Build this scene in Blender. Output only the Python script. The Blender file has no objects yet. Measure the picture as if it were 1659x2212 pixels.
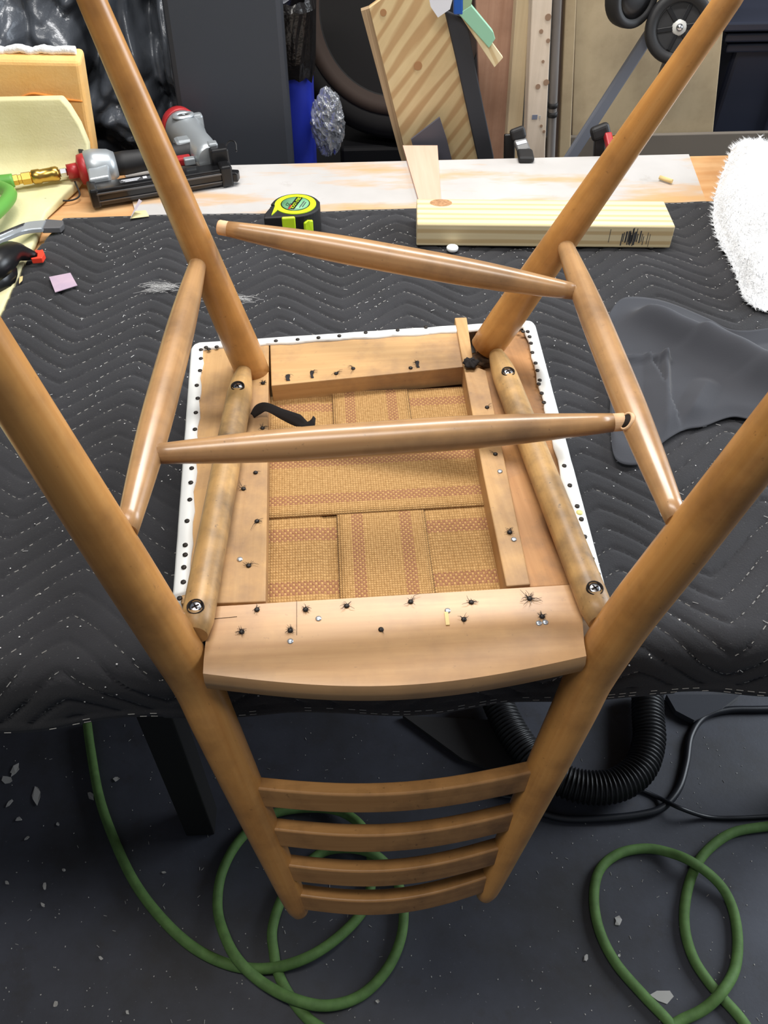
import bpy, math, random
from mathutils import Vector, Matrix, noise as mn
random.seed(7)
scene = bpy.context.scene
col = scene.collection
V = Vector

# ------------------------------------------------------------------ camera, light, exposure
F_PX, CXP, CYP = 1800.0, 829.5, 1106.0
PITCH, YAW = math.radians(46.5), math.radians(3.0)
CAM = V((0, 0, 1.60))
FW = V((math.sin(YAW)*math.cos(PITCH), math.cos(YAW)*math.cos(PITCH), -math.sin(PITCH)))
RT = V((math.cos(YAW), -math.sin(YAW), 0))
DN = FW.cross(RT)
cd = bpy.data.cameras.new('camera'); cam = bpy.data.objects.new('camera', cd); col.objects.link(cam)
cd.sensor_fit = 'VERTICAL'; cd.sensor_height = 24.0; cd.lens = 24.0*F_PX/2212.0; cd.clip_start = 0.02
cam.matrix_world = Matrix.Translation(CAM) @ Matrix((RT, -DN, -FW)).transposed().to_4x4()
scene.camera = cam

w = bpy.data.worlds.new('room_ambient'); scene.world = w; w.use_nodes = True
w.node_tree.nodes['Background'].inputs[0].default_value = (0.80, 0.88, 1.0, 1)
w.node_tree.nodes['Background'].inputs[1].default_value = 0.17

def area(name, loc, target, sx, sy, power, colr):
    l = bpy.data.lights.new(name, 'AREA'); l.shape = 'RECTANGLE'; l.size = sx; l.size_y = sy
    l.energy = power; l.color = colr
    o = bpy.data.objects.new(name, l); col.objects.link(o); o.location = loc
    o.rotation_euler = (V(target)-V(loc)).to_track_quat('-Z', 'Y').to_euler()
    return o
area('bench_tube_lamp', (0.25, 1.55, 2.55), (0.15, 1.0, 0.9), 1.3, 0.12, 38, (1.0, 0.97, 0.93))
area('doorway_daylight', (2.9, 1.5, 1.75), (0.2, 0.9, 0.95), 1.6, 1.8, 95, (0.86, 0.93, 1.0))
area('ceiling_lamp', (-0.3, 0.25, 2.75), (0.0, 1.0, 0.9), 1.3, 0.3, 24, (1.0, 0.96, 0.9))
vs = scene.view_settings
vs.view_transform = 'Standard'; vs.look = 'None'; vs.exposure = 0.0; vs.gamma = 1.0; vs.use_curve_mapping = False

def ray(x, y): return FW + RT*((x-CXP)/F_PX) + DN*((y-CYP)/F_PX)
def at_z(x, y, z):
    d = ray(x, y); return CAM + d*((z-CAM.z)/d.z)
def at_y(x, y, yy):
    d = ray(x, y); return CAM + d*((yy-CAM.y)/d.y)

# ------------------------------------------------------------------ materials
def lin(c): return tuple(((v/255)/12.92 if v/255 <= .04045 else ((v/255+.055)/1.055)**2.4) for v in c)+(1,)
class NT:
    def __init__(s, name):
        s.m = bpy.data.materials.new(name); s.m.use_nodes = True; s.t = s.m.node_tree
        s.b = s.t.nodes['Principled BSDF']
    def n(s, ty, **kw):
        nd = s.t.nodes.new(ty)
        for k, v in kw.items():
            if k in nd.inputs: nd.inputs[k].default_value = v
            else: setattr(nd, k, v)
        return nd
    def l(s, a, b): s.t.links.new(a, b)
    def ramp(s, fac, stops):
        r = s.t.nodes.new('ShaderNodeValToRGB'); e = r.color_ramp.elements
        while len(e) < len(stops): e.new(.5)
        for el, (p, c) in zip(e, stops): el.position = p; el.color = c if len(c) == 4 else lin(c)
        s.l(fac, r.inputs[0]); return r.outputs[0]
    def mix(s, fac, a, b, mode='MIX'):
        x = s.t.nodes.new('ShaderNodeMix'); x.data_type = 'RGBA'; x.blend_type = mode
        for i, v in ((0, fac), (6, a), (7, b)):
            if hasattr(v, 'links') or hasattr(v, 'is_linked'): s.l(v, x.inputs[i])
            else: x.inputs[i].default_value = v
        return x.outputs[2]
    def bump(s, h, strength, dist=0.001):
        b = s.n('ShaderNodeBump', Strength=strength, Distance=dist); s.l(h, b.inputs['Height']); s.l(b.outputs[0], s.b.inputs['Normal'])
    def noise(s, vec, scale, detail=4, rough=.55):
        nz = s.n('ShaderNodeTexNoise', Scale=scale, Detail=detail, Roughness=rough)
        if vec is not None: s.l(vec, nz.inputs['Vector'])
        return nz.outputs['Fac']
    def coord(s, which='Object', sc=(1, 1, 1), rot=(0, 0, 0)):
        tc = s.n('ShaderNodeTexCoord'); mp = s.n('ShaderNodeMapping'); mp.inputs['Scale'].default_value = sc
        mp.inputs['Rotation'].default_value = rot
        s.l(tc.outputs[which], mp.inputs[0]); return mp.outputs[0]

def wood(name, light, dark, rough=.45, coat=0.0, grain=(6, 90), dirt=0.0, dirtc=(70, 52, 38), contrast=(.3, .7), bump=.15, big=None):
    """UV runs along the grain (u) and across (v), in metres."""
    t = NT(name)
    uv = t.coord('UV', (grain[0], grain[1], 1))
    g = t.noise(uv, 1.0, 6, .6)
    c = t.ramp(g, [(contrast[0], dark), (contrast[1], light)])
    if big:
        uv2 = t.coord('UV', (big[0], big[1], 1))
        wv = t.n('ShaderNodeTexWave', wave_type='BANDS', bands_direction='Y', Scale=1.0, Distortion=big[2]); t.l(uv2, wv.inputs['Vector'])
        wv.inputs['Detail'].default_value = 2; wv.inputs['Detail Scale'].default_value = big[4] if len(big) > 4 else .6
        c = t.mix(t.ramp(wv.outputs['Fac'], [(.45, (0, 0, 0, 1)), (.85, (.8, .8, .8, 1))]), c, lin(big[3]))
    if dirt:
        ob = t.coord('Object')
        d = t.ramp(t.noise(ob, 14, 5, .6), [(.45, (0, 0, 0, 1)), (.72, (dirt, dirt, dirt, 1))])
        c = t.mix(d, c, lin(dirtc))
        d2 = t.ramp(t.noise(ob, 160, 3, .7), [(.66, (0, 0, 0, 1)), (.74, (dirt*.8,)*3+(1,))])
        c = t.mix(d2, c, lin(dirtc))
    t.l(c, t.b.inputs['Base Color'])
    t.b.inputs['Roughness'].default_value = rough
    t.b.inputs['Coat Weight'].default_value = coat; t.b.inputs['Coat Roughness'].default_value = .25
    t.bump(g, bump, .0008)
    return t.m

def plain(name, c, rough=.5, metal=0, noise_amt=0, nscale=40, c2=None, bump=0, bscale=120, coat=0, sheen=0, trans=0, alpha=1, bdist=.001):
    t = NT(name)
    if c2:
        f = t.noise(t.coord('Object'), nscale, 5, .6)
        t.l(t.ramp(f, [(.35, c), (.68, c2)]), t.b.inputs['Base Color'])
    else: t.b.inputs['Base Color'].default_value = lin(c)
    t.b.inputs['Roughness'].default_value = rough; t.b.inputs['Metallic'].default_value = metal
    t.b.inputs['Coat Weight'].default_value = coat
    t.b.inputs['Sheen Weight'].default_value = sheen
    t.b.inputs['Transmission Weight'].default_value = trans
    t.b.inputs['Alpha'].default_value = alpha
    if bump: t.bump(t.noise(t.coord('Object'), bscale, 4, .6), bump, bdist)
    return t.m

M = {}
M['teak'] = wood('honey_varnished_beech', (206, 152, 86), (188, 130, 66), .36, .3, (5, 120), .55, (112, 74, 42), (.25, .75), .06)
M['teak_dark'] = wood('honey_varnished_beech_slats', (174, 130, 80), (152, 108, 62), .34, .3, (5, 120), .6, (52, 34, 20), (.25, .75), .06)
M['teak_worn'] = wood('worn_brown_beech', (188, 148, 102), (164, 122, 80), .32, .4, (5, 140), .55, (80, 62, 50), (.25, .75), .06)
M['rail'] = wood('sooty_rounded_rail', (206, 166, 108), (180, 138, 84), .5, .1, (5, 120), .9, (64, 56, 50), (.25, .75), .06)
M['plank'] = wood('bare_seat_frame_wood', (202, 162, 110), (184, 142, 90), .6, 0, (7, 150), .7, (126, 98, 78), (.25, .75), .1)
M['plank2'] = wood('orange_seat_board', (192, 142, 90), (172, 122, 72), .6, 0, (7, 150), .75, (104, 82, 66), (.25, .75), .1)
M['rear'] = wood('pale_rear_rail_wood', (206, 164, 116), (184, 140, 94), .42, .15, (5, 90), .4, (128, 100, 80), (.25, .75), .06)
M['tenon'] = wood('bare_tenon_wood', (226, 190, 150), (206, 164, 122), .7, 0, (20, 300))
M['pine'] = wood('pine_stud', (236, 222, 186), (224, 206, 162), .6, 0, (2, 60), 0, contrast=(.3, .7), big=(.9, 18, 1.6, (200, 172, 124), 2.5))
M['ply'] = wood('plywood_face', (224, 202, 156), (212, 186, 138), .6, 0, (4, 40), .12, (140, 110, 80), big=(2.0, 11, 7.0, (184, 146, 100), 1.3))
M['ply_edge'] = wood('plywood_edge', (190, 165, 130), (130, 104, 76), .8, 0, (2, 500))
M['stud_a'] = wood('pale_stud', (224, 206, 172), (206, 186, 150), .7, 0, (2, 80), .1)
M['stud_b'] = wood('pinkish_stud', (228, 212, 194), (212, 196, 176), .7, 0, (2, 80), .1)
M['redboard'] = wood('reddish_cedar_board', (204, 164, 140), (182, 140, 116), .7, 0, (2, 50), .25, (110, 76, 60))
M['tanpanel'] = wood('tan_hardboard_panel', (192, 174, 142), (178, 160, 128), .75, 0, (1, 8), .3, (120, 98, 74))
M['bench_wood'] = wood('bench_edge_wood', (150, 112, 78), (112, 78, 50), .7, 0, (3, 60), .3)
M['bench_raw'] = wood('stained_pine_bench_top', (222, 180, 132), (204, 150, 96), .5, .1, (2, 30), .3, (160, 100, 50))
M['pinkveneer'] = wood('pink_veneer', (228, 186, 164), (218, 172, 148), .7, 0, (4, 80))
M['black_rubber'] = plain('black_rubber', (26, 26, 28), .6)
M['black_plastic'] = plain('black_plastic', (20, 20, 22), .35)
M['black_satin'] = plain('black_satin_metal', (16, 16, 18), .28, 0, coat=.3)
M['silver'] = plain('cast_aluminium', (176, 182, 186), .38, .55)
M['steel'] = plain('bright_steel', (200, 202, 206), .25, 1)
M['dull_steel'] = plain('dull_steel', (120, 120, 122), .4, .9)
M['brass'] = plain('brass', (196, 160, 84), .3, 1)
M['red'] = plain('red_plastic', (170, 40, 44), .4)
M['orange_red'] = plain('orange_red_plastic', (245, 70, 48), .4)
M['lime'] = plain('lime_plastic', (206, 240, 40), .4)
M['white_vinyl'] = plain('white_vinyl', (240, 242, 240), .42, bump=.1, bscale=60)
M['tack'] = plain('dark_tack', (42, 36, 32), .5, .3)
M['shiny_tack'] = plain('shiny_tack', (205, 215, 225), .25, .8)
M['fibre'] = plain('black_fibre', (36, 32, 32), .9)
M['hole'] = plain('dark_hole', (30, 20, 14), .9)
M['thread'] = plain('grey_thread', (158, 156, 152), .9)
M['lint'] = plain('white_lint', (200, 200, 200), .9)
M['hose_bench'] = plain('lit_green_hose', (92, 158, 66), .5)  # brighter, lit copy of the hose green for the bench run
M['hose'] = plain('dim_dusty_green_hose', (80, 112, 58), .72, c2=(96, 132, 70), nscale=50, bump=.15, bscale=300)  # duller copy: dust and dim floor light put into the colour
M['duct'] = plain('black_flexible_duct', (20, 20, 22), .45)
M['cord'] = plain('black_cable', (28, 30, 36), .4)
M['foam_orange'] = plain('orange_foam', (250, 206, 138), .95, c2=(242, 184, 104), nscale=9, bump=.5, bscale=220)
M['foam_pale'] = plain('pale_yellow_foam', (228, 222, 178), .95, c2=(214, 206, 156), nscale=8, bump=.4, bscale=260)
M['batting'] = plain('white_polyester_batting', (238, 240, 242), .95, bump=.7, bscale=90, sheen=.3, bdist=.006)
M['poly_black'] = plain('black_plastic_sheet', (84, 89, 97), .27, .1, bump=.2, bscale=30, bdist=.01)
M['foamboard'] = plain('charcoal_vinyl_sheet', (60, 64, 72), .55, bump=.1, bscale=400)
M['bin_blue'] = plain('blue_bin_plastic', (40, 58, 186), .45)
M['bag_black'] = plain('black_bin_bag', (24, 22, 22), .25, bump=.5, bscale=18, bdist=.01)
M['tyre'] = plain('tyre_rubber', (30, 28, 27), .75, bump=.2, bscale=60)
M['tyre_brown'] = plain('dusty_tyre_inner_wall', (62, 48, 40), .8)
M['clear_bag'] = plain('clear_plastic_bag', (215, 220, 228), .15, trans=.8, bump=.2, bscale=40, bdist=.004)
M['black_board'] = plain('black_painted_board', (48, 50, 56), .7)
M['slate_card'] = plain('slate_grey_card', (78, 78, 88), .7)
M['white_paper'] = plain('white_paper', (222, 224, 232), .8)
M['blue_tape'] = plain('blue_plastic_strip', (28, 84, 170), .4)
M['mint'] = plain('mint_green_tape', (146, 198, 168), .6)
M['navy'] = plain('navy_black_plastic', (34, 38, 52), .42)
M['grey_tube'] = plain('grey_painted_tube', (96, 100, 110), .5)
M['galv'] = plain('grey_conduit', (128, 124, 122), .45, .3)
M['table_leg'] = plain('black_bench_leg', (18, 17, 17), .6)
M['wall'] = plain('shadow_grey_wall', (64, 62, 62), .9, c2=(78, 76, 74), nscale=2)  # shadow behind the standing boards is put into this dark grey
M['black_cloth'] = plain('charcoal_dust_cloth', (50, 52, 59), .82, bump=.12, bscale=500, sheen=.15)
M['flake'] = plain('pale_grey_flake', (178, 176, 172), .9)
M['purple'] = plain('mauve_sandpaper', (190, 166, 182), .9, c2=(176, 156, 176), nscale=30)
M['tag_paper'] = plain('cream_paper', (222, 212, 160), .8)
M['tag_lilac'] = plain('lilac_paper', (190, 180, 190), .8)
M['ink'] = plain('black_ink', (72, 73, 76), .7)
M['label_green'] = plain('green_label', (110, 170, 126), .4, c2=(128, 186, 140), nscale=60)
M['greybrown'] = plain('grey_brown_shelf', (112, 104, 94), .8)
M['sliver'] = plain('wood_sliver', (226, 200, 140), .8)
M['grime'] = plain('dark_glue_residue', (70, 58, 48), .9, c2=(110, 84, 58), nscale=120, bump=.6, bscale=200)

def jute():
    t = NT('jute_webbing')
    tc = t.n('ShaderNodeTexCoord'); sp = t.n('ShaderNodeSeparateXYZ'); t.l(tc.outputs['UV'], sp.inputs[0])
    def math_(op, a, b=None):
        m = t.n('ShaderNodeMath', operation=op)
        for i, v in enumerate((a, b)):
            if v is None: continue
            if isinstance(v, (int, float)): m.inputs[i].default_value = v
            else: t.l(v, m.inputs[i])
        return m.outputs[0]
    u, v = sp.outputs[0], sp.outputs[1]           # u: along strip in metres, v: 0..1 across
    k = math.pi/.0028
    su = math_('SINE', math_('MULTIPLY', u, k)); sv = math_('SINE', math_('MULTIPLY', v, 36*math.pi))
    wv = math_('MULTIPLY', su, sv)                # checker of thread crossings
    a = math_('ABSOLUTE', wv)
    nz = t.noise(t.coord('UV', (260, 30, 1)), 1, 4, .6)
    base = t.ramp(nz, [(.25, (166, 124, 70)), (.75, (212, 170, 112))])
    base = t.mix(t.ramp(a, [(.0, (.55, .55, .55, 1)), (.35, (0, 0, 0, 1))]), base, lin((112, 74, 32)))
    # two red-brown stripes
    d1 = math_('ABSOLUTE', math_('SUBTRACT', math_('ABSOLUTE', math_('SUBTRACT', v, .5)), .27))
    inside = math_('LESS_THAN', d1, .066)
    chk = math_('GREATER_THAN', wv, -.12)
    f = math_('MULTIPLY', math_('MULTIPLY', inside, chk), .64)
    c = t.mix(f, base, lin((146, 90, 72)))
    t.l(c, t.b.inputs['Base Color']); t.b.inputs['Roughness'].default_value = .9
    t.bump(a, .8, .0012)
    return t.m
M['jute'] = jute()
M['jute_dark'] = plain('jute_backing', (120, 88, 50), .95, bump=.5, bscale=400)

def blanket_mat():
    t = NT('black_moving_blanket')
    ob = t.coord('Object')
    c = t.ramp(t.noise(ob, 6, 4, .6), [(.3, (30, 30, 33)), (.7, (42, 42, 46))])
    sp = t.ramp(t.noise(ob, 420, 2, .6), [(.66, (0, 0, 0, 1)), (.78, (.25, .25, .25, 1))])
    c = t.mix(sp, c, lin((130, 128, 128)))
    t.l(c, t.b.inputs['Base Color']); t.b.inputs['Roughness'].default_value = .95
    t.b.inputs['Sheen Weight'].default_value = .12
    t.bump(t.noise(ob, 500, 3, .7), .5, .001)
    return t.m
M['blanket'] = blanket_mat()

def floor_mat():
    t = NT('worn_grey_floor_paint')
    ob = t.coord('Object')
    c = t.ramp(t.noise(ob, 3.2, 6, .62), [(.3, (42, 41, 42)), (.5, (58, 60, 69)), (.72, (72, 75, 86))])
    d = t.ramp(t.noise(ob, 14, 6, .7), [(.55, (0, 0, 0, 1)), (.75, (.6, .6, .6, 1))])
    c = t.mix(d, c, lin((48, 44, 42)))
    s = t.ramp(t.noise(ob, 190, 2, .5), [(.72, (0, 0, 0, 1)), (.76, (.5, .5, .5, 1))])
    c = t.mix(s, c, lin((132, 132, 134)))
    t.l(c, t.b.inputs['Base Color']); t.b.inputs['Roughness'].default_value = .6
    t.bump(t.noise(ob, 120, 5, .7), .25, .001)
    return t.m
M['floor'] = floor_mat()

def sheet_mat():
    t = NT('stained_white_board')
    ob = t.coord('Object')
    c = t.ramp(t.noise(ob, 5, 4, .6), [(.3, (186, 183, 180)), (.7, (202, 199, 197))])
    st = t.ramp(t.noise(t.coord('Object', (1.2, 5.5, 1)), 2.0, 6, .6), [(.49, (0, 0, 0, 1)), (.57, (.6, .6, .6, 1)), (.66, (.9, .9, .9, 1))])
    c = t.mix(st, c, lin((208, 162, 104)))
    sm = t.ramp(t.noise(ob, 22, 6, .7), [(.6, (0, 0, 0, 1)), (.75, (.35, .35, .35, 1))])
    c = t.mix(sm, c, lin((150, 140, 128)))
    t.l(c, t.b.inputs['Base Color']); t.b.inputs['Roughness'].default_value = .5
    return t.m
M['sheet'] = sheet_mat()

# ------------------------------------------------------------------ mesh builder
WLOC = {}
class MB:
    def __init__(s): s.v, s.f, s.uv, s.sm = [], [], [], []
    def face(s, idx, smooth=False, uv=None): s.f.append(tuple(idx)); s.sm.append(smooth); s.uv.append(uv)
    def add(s, vs_, fs, smooth=False, g=None):
        o = len(s.v); s.v += [V(p) for p in vs_]
        for f in fs:
            s.face([i+o for i in f], smooth, s.boxuv([s.v[i+o] for i in f], g))
        return s
    @staticmethod
    def boxuv(pts, g):
        g = V(g).normalized() if g is not None else V((1, 0, 0))
        n = V((0, 0, 0))
        for i in range(1, len(pts)-1): n += (pts[i]-pts[0]).cross(pts[i+1]-pts[0])
        if n.length < 1e-12: return [(0, 0)]*len(pts)
        n.normalize()
        if abs(n.dot(g)) > .8:
            a = n.orthogonal().normalized(); b = n.cross(a); return [(p.dot(a)*.1, p.dot(b)) for p in pts]
        b = n.cross(g).normalized(); return [(p.dot(g), p.dot(b)) for p in pts]
    def box(s, c, size, R=None, g=None):
        c = V(c); hx, hy, hz = [k/2 for k in size]
        P = [V((x, y, z)) for z in (-hz, hz) for y in (-hy, hy) for x in (-hx, hx)]
        if R is not None: P = [R @ p for p in P]; g = R @ V(g) if g is not None else R @ V((1, 0, 0))
        return s.add([c+p for p in P], [(0, 2, 3, 1), (4, 5, 7, 6), (0, 1, 5, 4), (2, 6, 7, 3), (0, 4, 6, 2), (1, 3, 7, 5)], g=g)
    def prism(s, poly, d, g=None):
        """poly: list of 3-D points (one face); d: extrusion vector."""
        d = V(d); n = len(poly); P = [V(p) for p in poly]
        nn = V((0, 0, 0))
        for i in range(1, n-1): nn += (P[i]-P[0]).cross(P[i+1]-P[0])
        if nn.dot(d) > 0: P = P[::-1]
        return s.add(P+[p+d for p in P], [tuple(range(n)), tuple(range(2*n-1, n-1, -1))]+[(i, i+n, (i+1) % n+n, (i+1) % n) for i in range(n)], g=g)
    def tube(s, path, rad, n=14, caps=True, smooth=True, closed=False, flat=None):
        path = [V(p) for p in path]; m = len(path)
        if not hasattr(rad, '__len__'): rad = [rad]*m
        o = len(s.v); up = None; L = 0; us = []
        for i, p in enumerate(path):
            a = path[i-1] if (i > 0 or closed) else path[i]; b = path[(i+1) % m] if (i < m-1 or closed) else path[i]
            t = (b-a).normalized()
            if up is None: up = t.orthogonal().normalized()
            up = (up - t*up.dot(t)).normalized(); sd = t.cross(up)
            if i: L += (p-path[i-1]).length
            us.append(L)
            for k in range(n):
                an = 2*math.pi*k/n; s.v.append(p+(up*math.cos(an)+sd*math.sin(an))*rad[i])
        rm = max(rad)
        for i in range(m if closed else m-1):
            j = (i+1) % m
            for k in range(n):
                k2 = (k+1) % n
                v0, v1 = 2*math.pi*rm*k/n, 2*math.pi*rm*(k+1)/n
                uj = us[j] if j else L+.01
                s.face((o+i*n+k, o+i*n+k2, o+j*n+k2, o+j*n+k), smooth, [(us[i], v0), (us[i], v1), (uj, v1), (uj, v0)])
        if caps and not closed:
            for i, rev in ((0, True), (m-1, False)):
                idx = [o+i*n+k for k in range(n)]
                s.face(idx[::-1] if rev else idx, False, [(s.v[q].x, s.v[q].y) for q in (idx[::-1] if rev else idx)])
        return s
    def lathe(s, prof, c=(0, 0, 0), axis=(0, 0, 1), n=24, smooth=True):
        ax = V(axis).normalized(); c = V(c)
        return s.tube([c+ax*(z+i*1e-7) for i, (r, z) in enumerate(prof)], [max(r, 1e-5) for r, z in prof], n, True, smooth) if False else s._lathe(prof, c, ax, n, smooth)
    def _lathe(s, prof, c, ax, n, smooth):
        up = ax.orthogonal().normalized(); sd = ax.cross(up); o = len(s.v)
        for r, z in prof:
            for k in range(n):
                a = 2*math.pi*k/n; s.v.append(c+ax*z+(up*math.cos(a)+sd*math.sin(a))*max(r, 1e-5))
        for i in range(len(prof)-1):
            for k in range(n):
                k2 = (k+1) % n; q = (o+i*n+k, o+i*n+k2, o+(i+1)*n+k2, o+(i+1)*n+k)
                s.face(q, smooth, [(prof[i][1], k*.01), (prof[i][1], (k+1)*.01), (prof[i+1][1], (k+1)*.01), (prof[i+1][1], k*.01)])
        s.face([o+k for k in range(n)][::-1]); s.face([o+(len(prof)-1)*n+k for k in range(n)])
        return s
    def grid(s, fn, nu, nv, smooth=True, uvfn=None, closed_u=False):
        o = len(s.v)
        for j in range(nv+1):
            for i in range(nu+1): s.v.append(V(fn(i/nu, j/nv)))
        for j in range(nv):
            for i in range(nu):
                q = ((i, j), (i+1, j), (i+1, j+1), (i, j+1))
                s.face([o+b*(nu+1)+a for a, b in q], smooth, [uvfn(a/nu, b/nv) if uvfn else (a/nu, b/nv) for a, b in q])
        return s
    def build(s, name, mat, parent=None, label=None, cat=None, group=None, kind=None, bevel=0, segs=2, solid=0, subsurf=0, local=False, origin=None):
        me = bpy.data.meshes.new(name)
        if parent is not None and local: c = V((0, 0, 0))
        elif origin is not None: c = V(origin)
        else:
            xs = [p.x for p in s.v]; ys = [p.y for p in s.v]; zs = [p.z for p in s.v]
            c = V(((min(xs)+max(xs))/2, (min(ys)+max(ys))/2, min(zs)))
        me.from_pydata([p-c for p in s.v], [], s.f)
        uvl = me.uv_layers.new(name='UVMap')
        for poly in me.polygons:
            uv = s.uv[poly.index]; poly.use_smooth = s.sm[poly.index]
            if uv:
                for k, li in enumerate(poly.loop_indices): uvl.data[li].uv = uv[k]
        me.update()
        me.materials.append(M[mat] if isinstance(mat, str) else mat)
        o = bpy.data.objects.new(name, me); col.objects.link(o)
        if parent is not None:
            o.parent = parent
            if not local: o.location = c - WLOC[parent.name]
            WLOC[o.name] = c
        else: o.location = c; WLOC[o.name] = c
        if solid:
            md = o.modifiers.new('thickness', 'SOLIDIFY'); md.thickness = solid; md.offset = 0
        if bevel:
            md = o.modifiers.new('bevel', 'BEVEL'); md.width = bevel; md.segments = segs; md.limit_method = 'ANGLE'; md.angle_limit = math.radians(40)
        if subsurf:
            md = o.modifiers.new('subsurf', 'SUBSURF'); md.levels = md.render_levels = subsurf
        tag(o, label, cat, group, kind)
        return o
def tag(o, label=None, cat=None, group=None, kind=None):
    for k, v in (('label', label), ('category', cat), ('group', group), ('kind', kind)):
        if v: o[k] = v
    return o
def thing(name, loc, label, cat, group=None, rz=0, rot=None):
    o = bpy.data.objects.new(name, None); col.objects.link(o); o.location = loc; o.empty_display_size = .05
    o.rotation_euler = rot if rot else (0, 0, rz)
    WLOC[o.name] = V(loc); return tag(o, label, cat, group)
def catmull(pts, n=8, closed=False):
    P = [V(p) for p in pts]; m = len(P); out = []
    for i in range(m if closed else m-1):
        p0 = P[(i-1) % m] if (i > 0 or closed) else P[0]*2-P[1]
        p1, p2 = P[i], P[(i+1) % m]
        p3 = P[(i+2) % m] if (i+2 < m or closed) else P[-1]*2-P[-2]
        for k in range(n):
            t = k/n; out.append(.5*((2*p1)+(p2-p0)*t+(2*p0-5*p1+4*p2-p3)*t*t+(3*p1-p0-3*p2+p3)*t**3))
    if not closed: out.append(P[-1])
    return out
def lerp(a, b, t): return a+(b-a)*t
def interp(xs, ys, x):
    if x <= xs[0]: return ys[0]
    for i in range(len(xs)-1):
        if x <= xs[i+1]: return lerp(ys[i], ys[i+1], (x-xs[i])/(xs[i+1]-xs[i]))
    return ys[-1]

# ------------------------------------------------------------------ the setting
m = MB(); m.grid(lambda u, v: (-3+6*u, -1.6+4.6*v, 0), 4, 4)
m.build('floor', 'floor', kind='structure', origin=(0, 0, 0))
m = MB(); m.box((0, 3.05, 1.3), (6, .1, 2.6)); m.build('wall_back', 'wall', kind='structure')
m = MB(); m.box((-3.05, .7, 1.3), (.1, 4.6, 2.6)); m.build('wall_left', 'wall', kind='structure')

TZ = .886                      # bare bench top
# ---- workbench
wb = thing('workbench', (0.05, 1.05, 0), 'long wooden workbench on black legs under the quilted blanket', 'workbench')
m = MB(); m.box((.05, 1.045, TZ-.02), (2.2, 1.15, .04), g=(1, 0, 0)); m.build('bench_top', 'bench_raw', wb, bevel=.003)
m = MB(); m.box((.05, .60, TZ-.085), (2.0, .03, .09), g=(1, 0, 0)); m.build('apron', 'bench_wood', wb)
m = MB(); m.box((.05, 1.55, TZ-.085), (2.0, .03, .09), g=(1, 0, 0)); m.build('apron', 'bench_wood', wb)
for x, y in ((-.32, .70), (.92, .70), (-.32, 1.5), (.92, 1.5)):
    m = MB(); m.box((x, y, (TZ-.04)/2), (.055, .055, TZ-.041)); m.build('leg', 'table_leg', wb, bevel=.003)
m = MB(); m.box((.3, 1.5, .18), (1.15, .05, .06)); m.build('stretcher', 'table_leg', wb)

# ---- stained white board on the bench top
poly = [(-.36, 1.40), (-.42, 1.615), (.69, 1.618), (.655, 1.38), (.62, 1.30), (-.3, 1.30)]
m = MB(); m.prism([(x, y, TZ+.004) for x, y in poly], (0, 0, -.004), g=(1, 0, 0))
m.build('stained_board', 'sheet', label='white painted board with orange stains lying along the back of the workbench', cat='board', origin=(0, 1.45, TZ))

# ---- quilted blanket
Z0 = .893
YE, RE = .487, .026            # where the top starts to roll over the near edge
def tri(x):
    t = ((x+.49)/.194) % 1.0; a = abs(t*2-1); a = 1-a           # 0 at peak, 1 at valley
    a = .5-.5*math.cos(math.pi*a)*.35-.65*(.5-a)                # soften the corners
    return -a*.078
SP = .0315
def quilt_d(x, wq):
    t = (wq-tri(x))/SP; f = t-math.floor(t); return abs(f-.5)*2     # 1 on the stitch line
def blanket_base(x, wq):
    """wq = distance from the far hem measured along the cloth -> point, normal"""
    yfar = 1.402; L1 = yfar-YE; arc = RE*math.pi/2
    if wq <= L1: p = V((x, yfar-wq, Z0)); n = V((0, 0, 1))
    elif wq <= L1+arc:
        a = (wq-L1)/RE; n = V((0, -math.sin(a), math.cos(a))); p = V((x, YE, Z0-RE))+n*RE
    else:
        d = wq-L1-arc; p = V((x, YE-RE, Z0-RE-d)); n = V((0, -1, 0))
    return p, n
L_TOT = 1.402-YE+RE*math.pi/2+.055
def blanket_pt(x, wq, extra=0):
    p, n = blanket_base(x, wq)
    d = quilt_d(x, 1.402-wq+.0)
    puff = .0045*(1-d**7)
    und = .0022*mn.noise(V((x*5, wq*5, 0)))+.0015*mn.noise(V((x*17, wq*17, 3)))
    if wq > 1.402-YE:                                     # drape hangs in soft waves
        k = min(1, (wq-(1.402-YE))/.08); und += k*.004*math.sin(x*13+1)+k*.003*math.sin(x*31)
    hem = min(wq, L_TOT-wq)
    if hem < .016: puff = .0055 if hem > .002 else .002
    return p+n*(puff+und+extra)
def wlim(x): return L_TOT + (.012*(-x-.05) if x < -.05 else .010*max(0, x-.15)) 
NX, NY = 380, 260
X0, X1 = -.515, .93
def bl(u, v):
    y0 = 0.0
    xl = X0 - .0*v
    x = lerp(xl, X1, u)
    if u < .06 and v < .15: x += (.06-u)/.06*(.15-v)/.15*.03    # clipped far corner
    return blanket_pt(x, v*wlim(x))
m = MB(); m.grid(bl, NX, NY)
blanket = m.build('moving_blanket', 'blanket', label='black quilted moving blanket with zigzag stitching covering the workbench', cat='blanket', solid=.003, origin=(.2, .95, Z0))
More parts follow.
